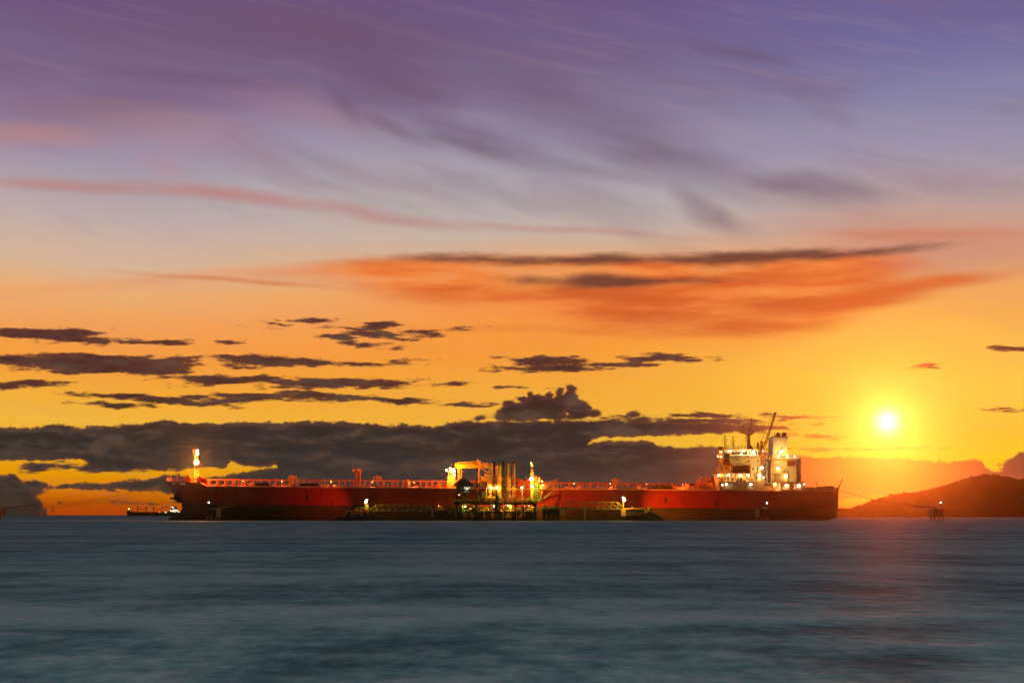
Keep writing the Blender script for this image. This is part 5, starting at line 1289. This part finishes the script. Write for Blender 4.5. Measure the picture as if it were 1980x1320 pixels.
# inner dolphins either side of the platform
def il(t_, Y):
    MB().pbox(834, 838, 987, 1000, Y - .4, .3).build('fender_panel', M['pale'], t_)
    mb = MB(); mb.rail([J(842, 987, Y), J(858, 987, Y)], 1.2, .07, 1.2); mb.pbox(846, 857, 984, 986, Y + .2, 1); mb.ball(J(852.5, 979.5, Y), .4, 8); mb.ptube(852.5, 986, 852.5, 980, Y, .12); mb.ptube(870, 988, 870, 993, Y - .2, .2); mb.build('railing', M['orange'], t_)
    fixture(t_, J(848, 977, Y + 1), 'sodium', 60, SOD, .1)
dolphin('inner_dolphin', 832, 878, 987.5, 1000, JY - .5, 'dark concrete dolphin just left of the control house', il)
def ir(t_, Y):
    MB().pbox(1082, 1092, 984, 995, Y - .4, .3).build('fender_panel', M['pale'], t_)
    mb = MB(); mb.rail([J(1044, 983.5, Y), J(1083, 983.5, Y)], 1.1, .06, 1.5); mb.pbox(1052, 1056, 977.5, 982, Y + .3, 1); mb.pbox(1071.5, 1078, 978, 983, Y + .3, 1); mb.build('railing', M['green'], t_)
dolphin('inner_dolphin', 1049, 1083, 983.6, 995, JY - .5, 'dark square dolphin right of the gangway tower', ir)

# mooring dolphins
def md(side, lx, ly, gw):
    def f(t_, Y, side=side, lx=lx, ly=ly):
        return None
    return f
def mooring(x0, x1, ytop, ybot, Y, lab, panel, lx, ly, ltop, legs, extra=None, w=0):
    t_ = thing('mooring_dolphin', (PX((x0 + x1) / 2, Y), Y + 3, 0), lab, 'dolphin', 'mooring dolphins carrying the ship lines')
    MB().pbox(x0, x1, ytop, ybot, Y, 5).build('cap', M['darkconc'], t_)
    MB().pbox(panel[0], panel[1], ytop - .5, ybot + .3, Y - .5, .5).build('lit_side_panel', M['pale'], t_)  # pale panel stands for the lit side face of the cap
    for xa, xb in legs: MB().tube(J(xa, ybot - .5, Y + 1), J(xb, 1009, Y + 1), .34, n=8).build('raking_pile', M['brown'], t_)
    MB().ptube(lx + .4, ytop, lx + .2, ltop, Y + 1, .09, .05, n=6).build('pole', M['dark'], t_)
    fixture(t_, J(lx, ly, Y + .6), 'white', w, (1, .9, .8), .24, 'beacon')
    mb = MB(); mb.pbox(x0 + 2, x1 - 1, ytop - .8, ytop, Y - .1, .8); mb.pprism([(x0 + (x1 - x0) * .45, ytop - .6), (x0 + (x1 - x0) * .6, ytop - 2.8), (x0 + (x1 - x0) * .75, ytop - 3.6), (x0 + (x1 - x0) * .8, ytop - .6)], Y, 1.2)
    mb.build('quick_release_hook', M['green'], t_)
    return t_
MY = 704.0
mooring(399, 420, 984.6, 998.5, MY, 'mooring dolphin in front of the tanker bow, pale lit side on its right', (417.8, 427), 403.6, 970.9, 947, ((401, 400), (408, 408), (419, 418), (423, 426)), w=120)
mooring(1462, 1489.5, 983.6, 998, MY, 'mooring dolphin in front of the tanker deckhouse, pale lit side on its left', (1460.8, 1468.8), 1483, 972, 950, ((1465, 1463), (1472, 1472), (1482, 1484), (1486, 1488)), w=120)
mooring(1800, 1825.5, 983.4, 998, MY, 'lone mooring dolphin in open water in front of the hill', (1797, 1806), 1819, 971.2, 945, ((1801, 1799.5), (1808, 1806), (1815, 1815), (1822, 1825)), w=60)
mooring(-20, 2.5, 984.5, 998, MY, 'mooring dolphin cut off by the left edge of the picture', (-6, 2.6), -10, 972, 950, ((-16, -18), (-6, -6), (0, .8)), w=0)

# ---- mooring lines
def rope(a, b, sag, r, lab, n=14, name='mooring_line'):
    a = Vector(a); b = Vector(b); mb = MB(); pr = a
    for i in range(1, n + 1):
        u = i / n; p_ = a.lerp(b, u) - Vector((0, 0, sag * 4 * u * (1 - u))); mb.tube(pr, p_, r, n=5, caps=False); pr = p_
    o = mb.build(name, M['rope']); o['label'] = lab; o['category'] = 'rope'; o['group'] = 'mooring lines of the tanker'; return o
bow = [(PX(326, 741), 741, PZ(935, 741)), (PX(324, 741), 741, PZ(937, 741)), (PX(328, 739), 739, PZ(940, 739))]
for i, (b_, lab) in enumerate(zip(bow, ('upper of the three bow lines running left to the edge', 'middle bow line of the three running to the left edge', 'lowest bow line of the three running to the left edge'))):
    rope(b_, (PX(2, MY), MY + 1, PZ(983.5, MY)), 1.6 + i * .5, .055, lab)
rope((PX(72, MY + 6), MY + 6, PZ(974.6, MY + 6)), (PX(1, MY), MY, PZ(981.5, MY)), .1, .2, 'thick dark rope end at the far left edge')
rope((PX(488, 722.5), 722.4, PZ(942.5, 722)), J(417, 983.5, MY), .5, .09, 'upper spring line from bow deck down to the mooring dolphin')
rope((PX(505, 722.5), 722.4, PZ(943, 722)), J(418, 984, MY), 1.4, .09, 'lower spring line from bow deck down to the mooring dolphin')
rope((PX(1621, 727), 727, PZ(946, 727)), J(1812, 981.5, MY), 1.4, .10, 'stern line from the tanker to the lone mooring dolphin')
rope(J(1763, 975.3, MY + 3), J(1810, 981, MY), .1, .24, 'thick yellowish rope tail at the lone mooring dolphin')

# ------------------------------------------------------------------ small mooring boat
BY = JY - 4
bt = thing('mooring_boat', (PX(683, BY), BY + 2, 0), 'small dark workboat with flat-roofed cabin moored under the left floodlight', 'boat')
def Bp(x, y, Y=BY): return (PX(x, Y), Y, PZ(y, Y))
secs = []
for x, yk, ytp, hw in ((640, 1006, 1004.5, .15), (648, 1007, 1002.2, 1.0), (662, 1008, 1000.4, 1.7), (680, 1009, 1000.6, 2.0), (700, 1009, 999.2, 2.0), (712, 1008, 997.6, 1.8), (718, 1005, 996.6, 1.5)):
    X = PX(x, BY + 2); zt = PZ(ytp, BY + 2); zk = PZ(yk, BY + 2)
    secs.append([(X, BY + 2 - hw, zt), (X, BY + 2 - hw * .8, (zt + zk) / 2), (X, BY + 2, zk), (X, BY + 2 + hw * .8, (zt + zk) / 2), (X, BY + 2 + hw, zt)])
mb = MB(); v = [p_ for s_ in secs for p_ in s_]; f = []
for i in range(len(secs) - 1):
    for j in range(4): a = i * 5 + j; f.append((a, a + 1, a + 6, a + 5))
    f.append((i * 5 + 4, i * 5, i * 5 + 5, i * 5 + 9))
f += [(0, 1, 2, 3, 4), tuple(range(30, 35))[::-1]]
mb.add(v, f, True); mb.build('hull', M['black'], bt)
mb = MB(); mb.pprism([(668, 988.3), (669, 986.2), (712, 986.8), (712, 988.4)], BY + .7, 2.8); mb.pbox(686, 690.5, 984.6, 986.5, BY + 1.4, 1); mb.pbox(692, 699, 985, 986.5, BY + 1, 1); mb.ptube(687.4, 985, 687.4, 982.8, BY + 1.6, .08); mb.build('cabin_roof', M['orange'], bt)
mb = MB(); mb.pbar(671.5, 988.5, 664.8, 999.5, BY + .5, .26); mb.pbar(664.8, 999, 663.6, 1002.5, BY + .5, .26); mb.pbar(679.5, 991, 678.5, 998, BY + .4, .22); mb.pbar(679, 991, 699, 990, BY + .4, .22); mb.pbar(700, 989.5, 702.8, 999, BY + .4, .26); mb.pbox(710.2, 712, 987, 996.5, BY + .5, .3); mb.build('cabin_frame', M['orange'], bt)
mb = MB(); mb.pprism([(671, 990), (704, 990), (706, 1001), (665, 1002)], BY + 1.6, 1.2); mb.build('cabin', M['dark'], bt)
mb = MB(); mb.pprism([(681, 991.6), (692, 991.4), (692, 1000), (679, 1000.4)], BY + 1.5, .08); mb.pprism([(694.5, 991.4), (699.5, 991.2), (701, 999.4), (694.5, 999.6)], BY + 1.5, .08); mb.build('cabin_window', paint('grey window screen', (.16, .14, .13), .4), bt)
mb = MB()
for x, y in ((653, 1001.5), (658, 1001), (667, 1002), (688, 1000), (700, 999.8), (708, 998.6), (714, 998)): mb.tube(Bp(x, y, BY - .2), Bp(x, y, BY + .1), .42, .42, 12)
mb.build('tyre_fender', M['rubber'], bt)

# ------------------------------------------------------------------ bulk carrier on the horizon
DY = 3600.0
bc = thing('bulk_carrier', (PX(298, DY), DY + 12, 0), 'small dark bulk carrier with four crane posts far off on the horizon', 'ship')
mb = MB(); mb.prism([(PX(a, DY), PZ(b, DY)) for a, b in ((244.5, 987.2), (250, 987.2), (255, 989.2), (352, 989.4), (352, 998.5), (246.5, 998.5))], DY, DY + 26); mb.build('hull', M['black'], bc)
for x in (266.4, 282.4, 297.4, 313.6):
    mb = MB(); mb.pbox(x - .7, x + .7, 979, 989.5, DY + 12, 2); mb.pbox(x - 1, x + 1, 978.5, 980, DY + 11, 4); mb.build('crane_post', M['dark'] if x < 310 else M['green'], bc)
for x0, x1 in ((266.4, 282.4), (297.4, 313.6)): MB().pbar(x0, 983.4, x1, 983.4, DY + 12, .5).build('crane_jib', M['dark'], bc)
mb = MB(); mb.pbox(328.5, 337, 979.5, 989.5, DY + 8, 12); mb.pbox(338.5, 341.5, 978, 989, DY + 10, 6); mb.pbox(326, 350, 987, 989.6, DY + 6, 14); mb.ptube(335, 980, 335, 975, DY + 12, .4); mb.build('deckhouse', M['dark'], bc)
for x, y, g, r in ((250.3, 983.2, 'sodiumw', 1.1), (309, 990, 'red', 1.0), (321, 990, 'greenl', 1.3), (330, 979.8, 'white', .8), (334, 980.5, 'warm', .9), (336.5, 983, 'white', .7), (330, 986.5, 'warm', .9), (335, 986, 'warm', 1.1), (340, 985.8, 'white', 1.1),
                   (333, 988.4, 'sodiumw', .8), (338, 988.8, 'sodiumw', .8), (343.5, 987, 'warm', .9), (346, 989, 'sodiumw', .7)):
    MB().ball((PX(x, DY + 2), DY + 2 if x > 325 else DY - 2, PZ(y, DY + 2)), r * .6, 8).build('ship_light', G[g], bc)

# ------------------------------------------------------------------ glare haze
hz = MB().box(-5000, 5000, -60, 9000, -1.5, 62).build('haze', bpy.data.materials.new('glare haze'), kind='stuff')  # volume added to spread a red glare round the low sun
hz['label'] = 'thin added glare haze over the sea'; hz['category'] = 'haze'
mh_ = hz.data.materials[0]; mh_.use_nodes = True; mh_.node_tree.nodes.clear()
pv = mh_.node_tree.nodes.new('ShaderNodeVolumePrincipled')
pv.inputs['Color'].default_value = (0.168, 0.158, 0.148, 1); pv.inputs['Density'].default_value = 9.5e-5
pv.inputs['Anisotropy'].default_value = 0.98
mo = mh_.node_tree.nodes.new('ShaderNodeOutputMaterial'); mh_.node_tree.links.new(pv.outputs[0], mo.inputs['Volume'])
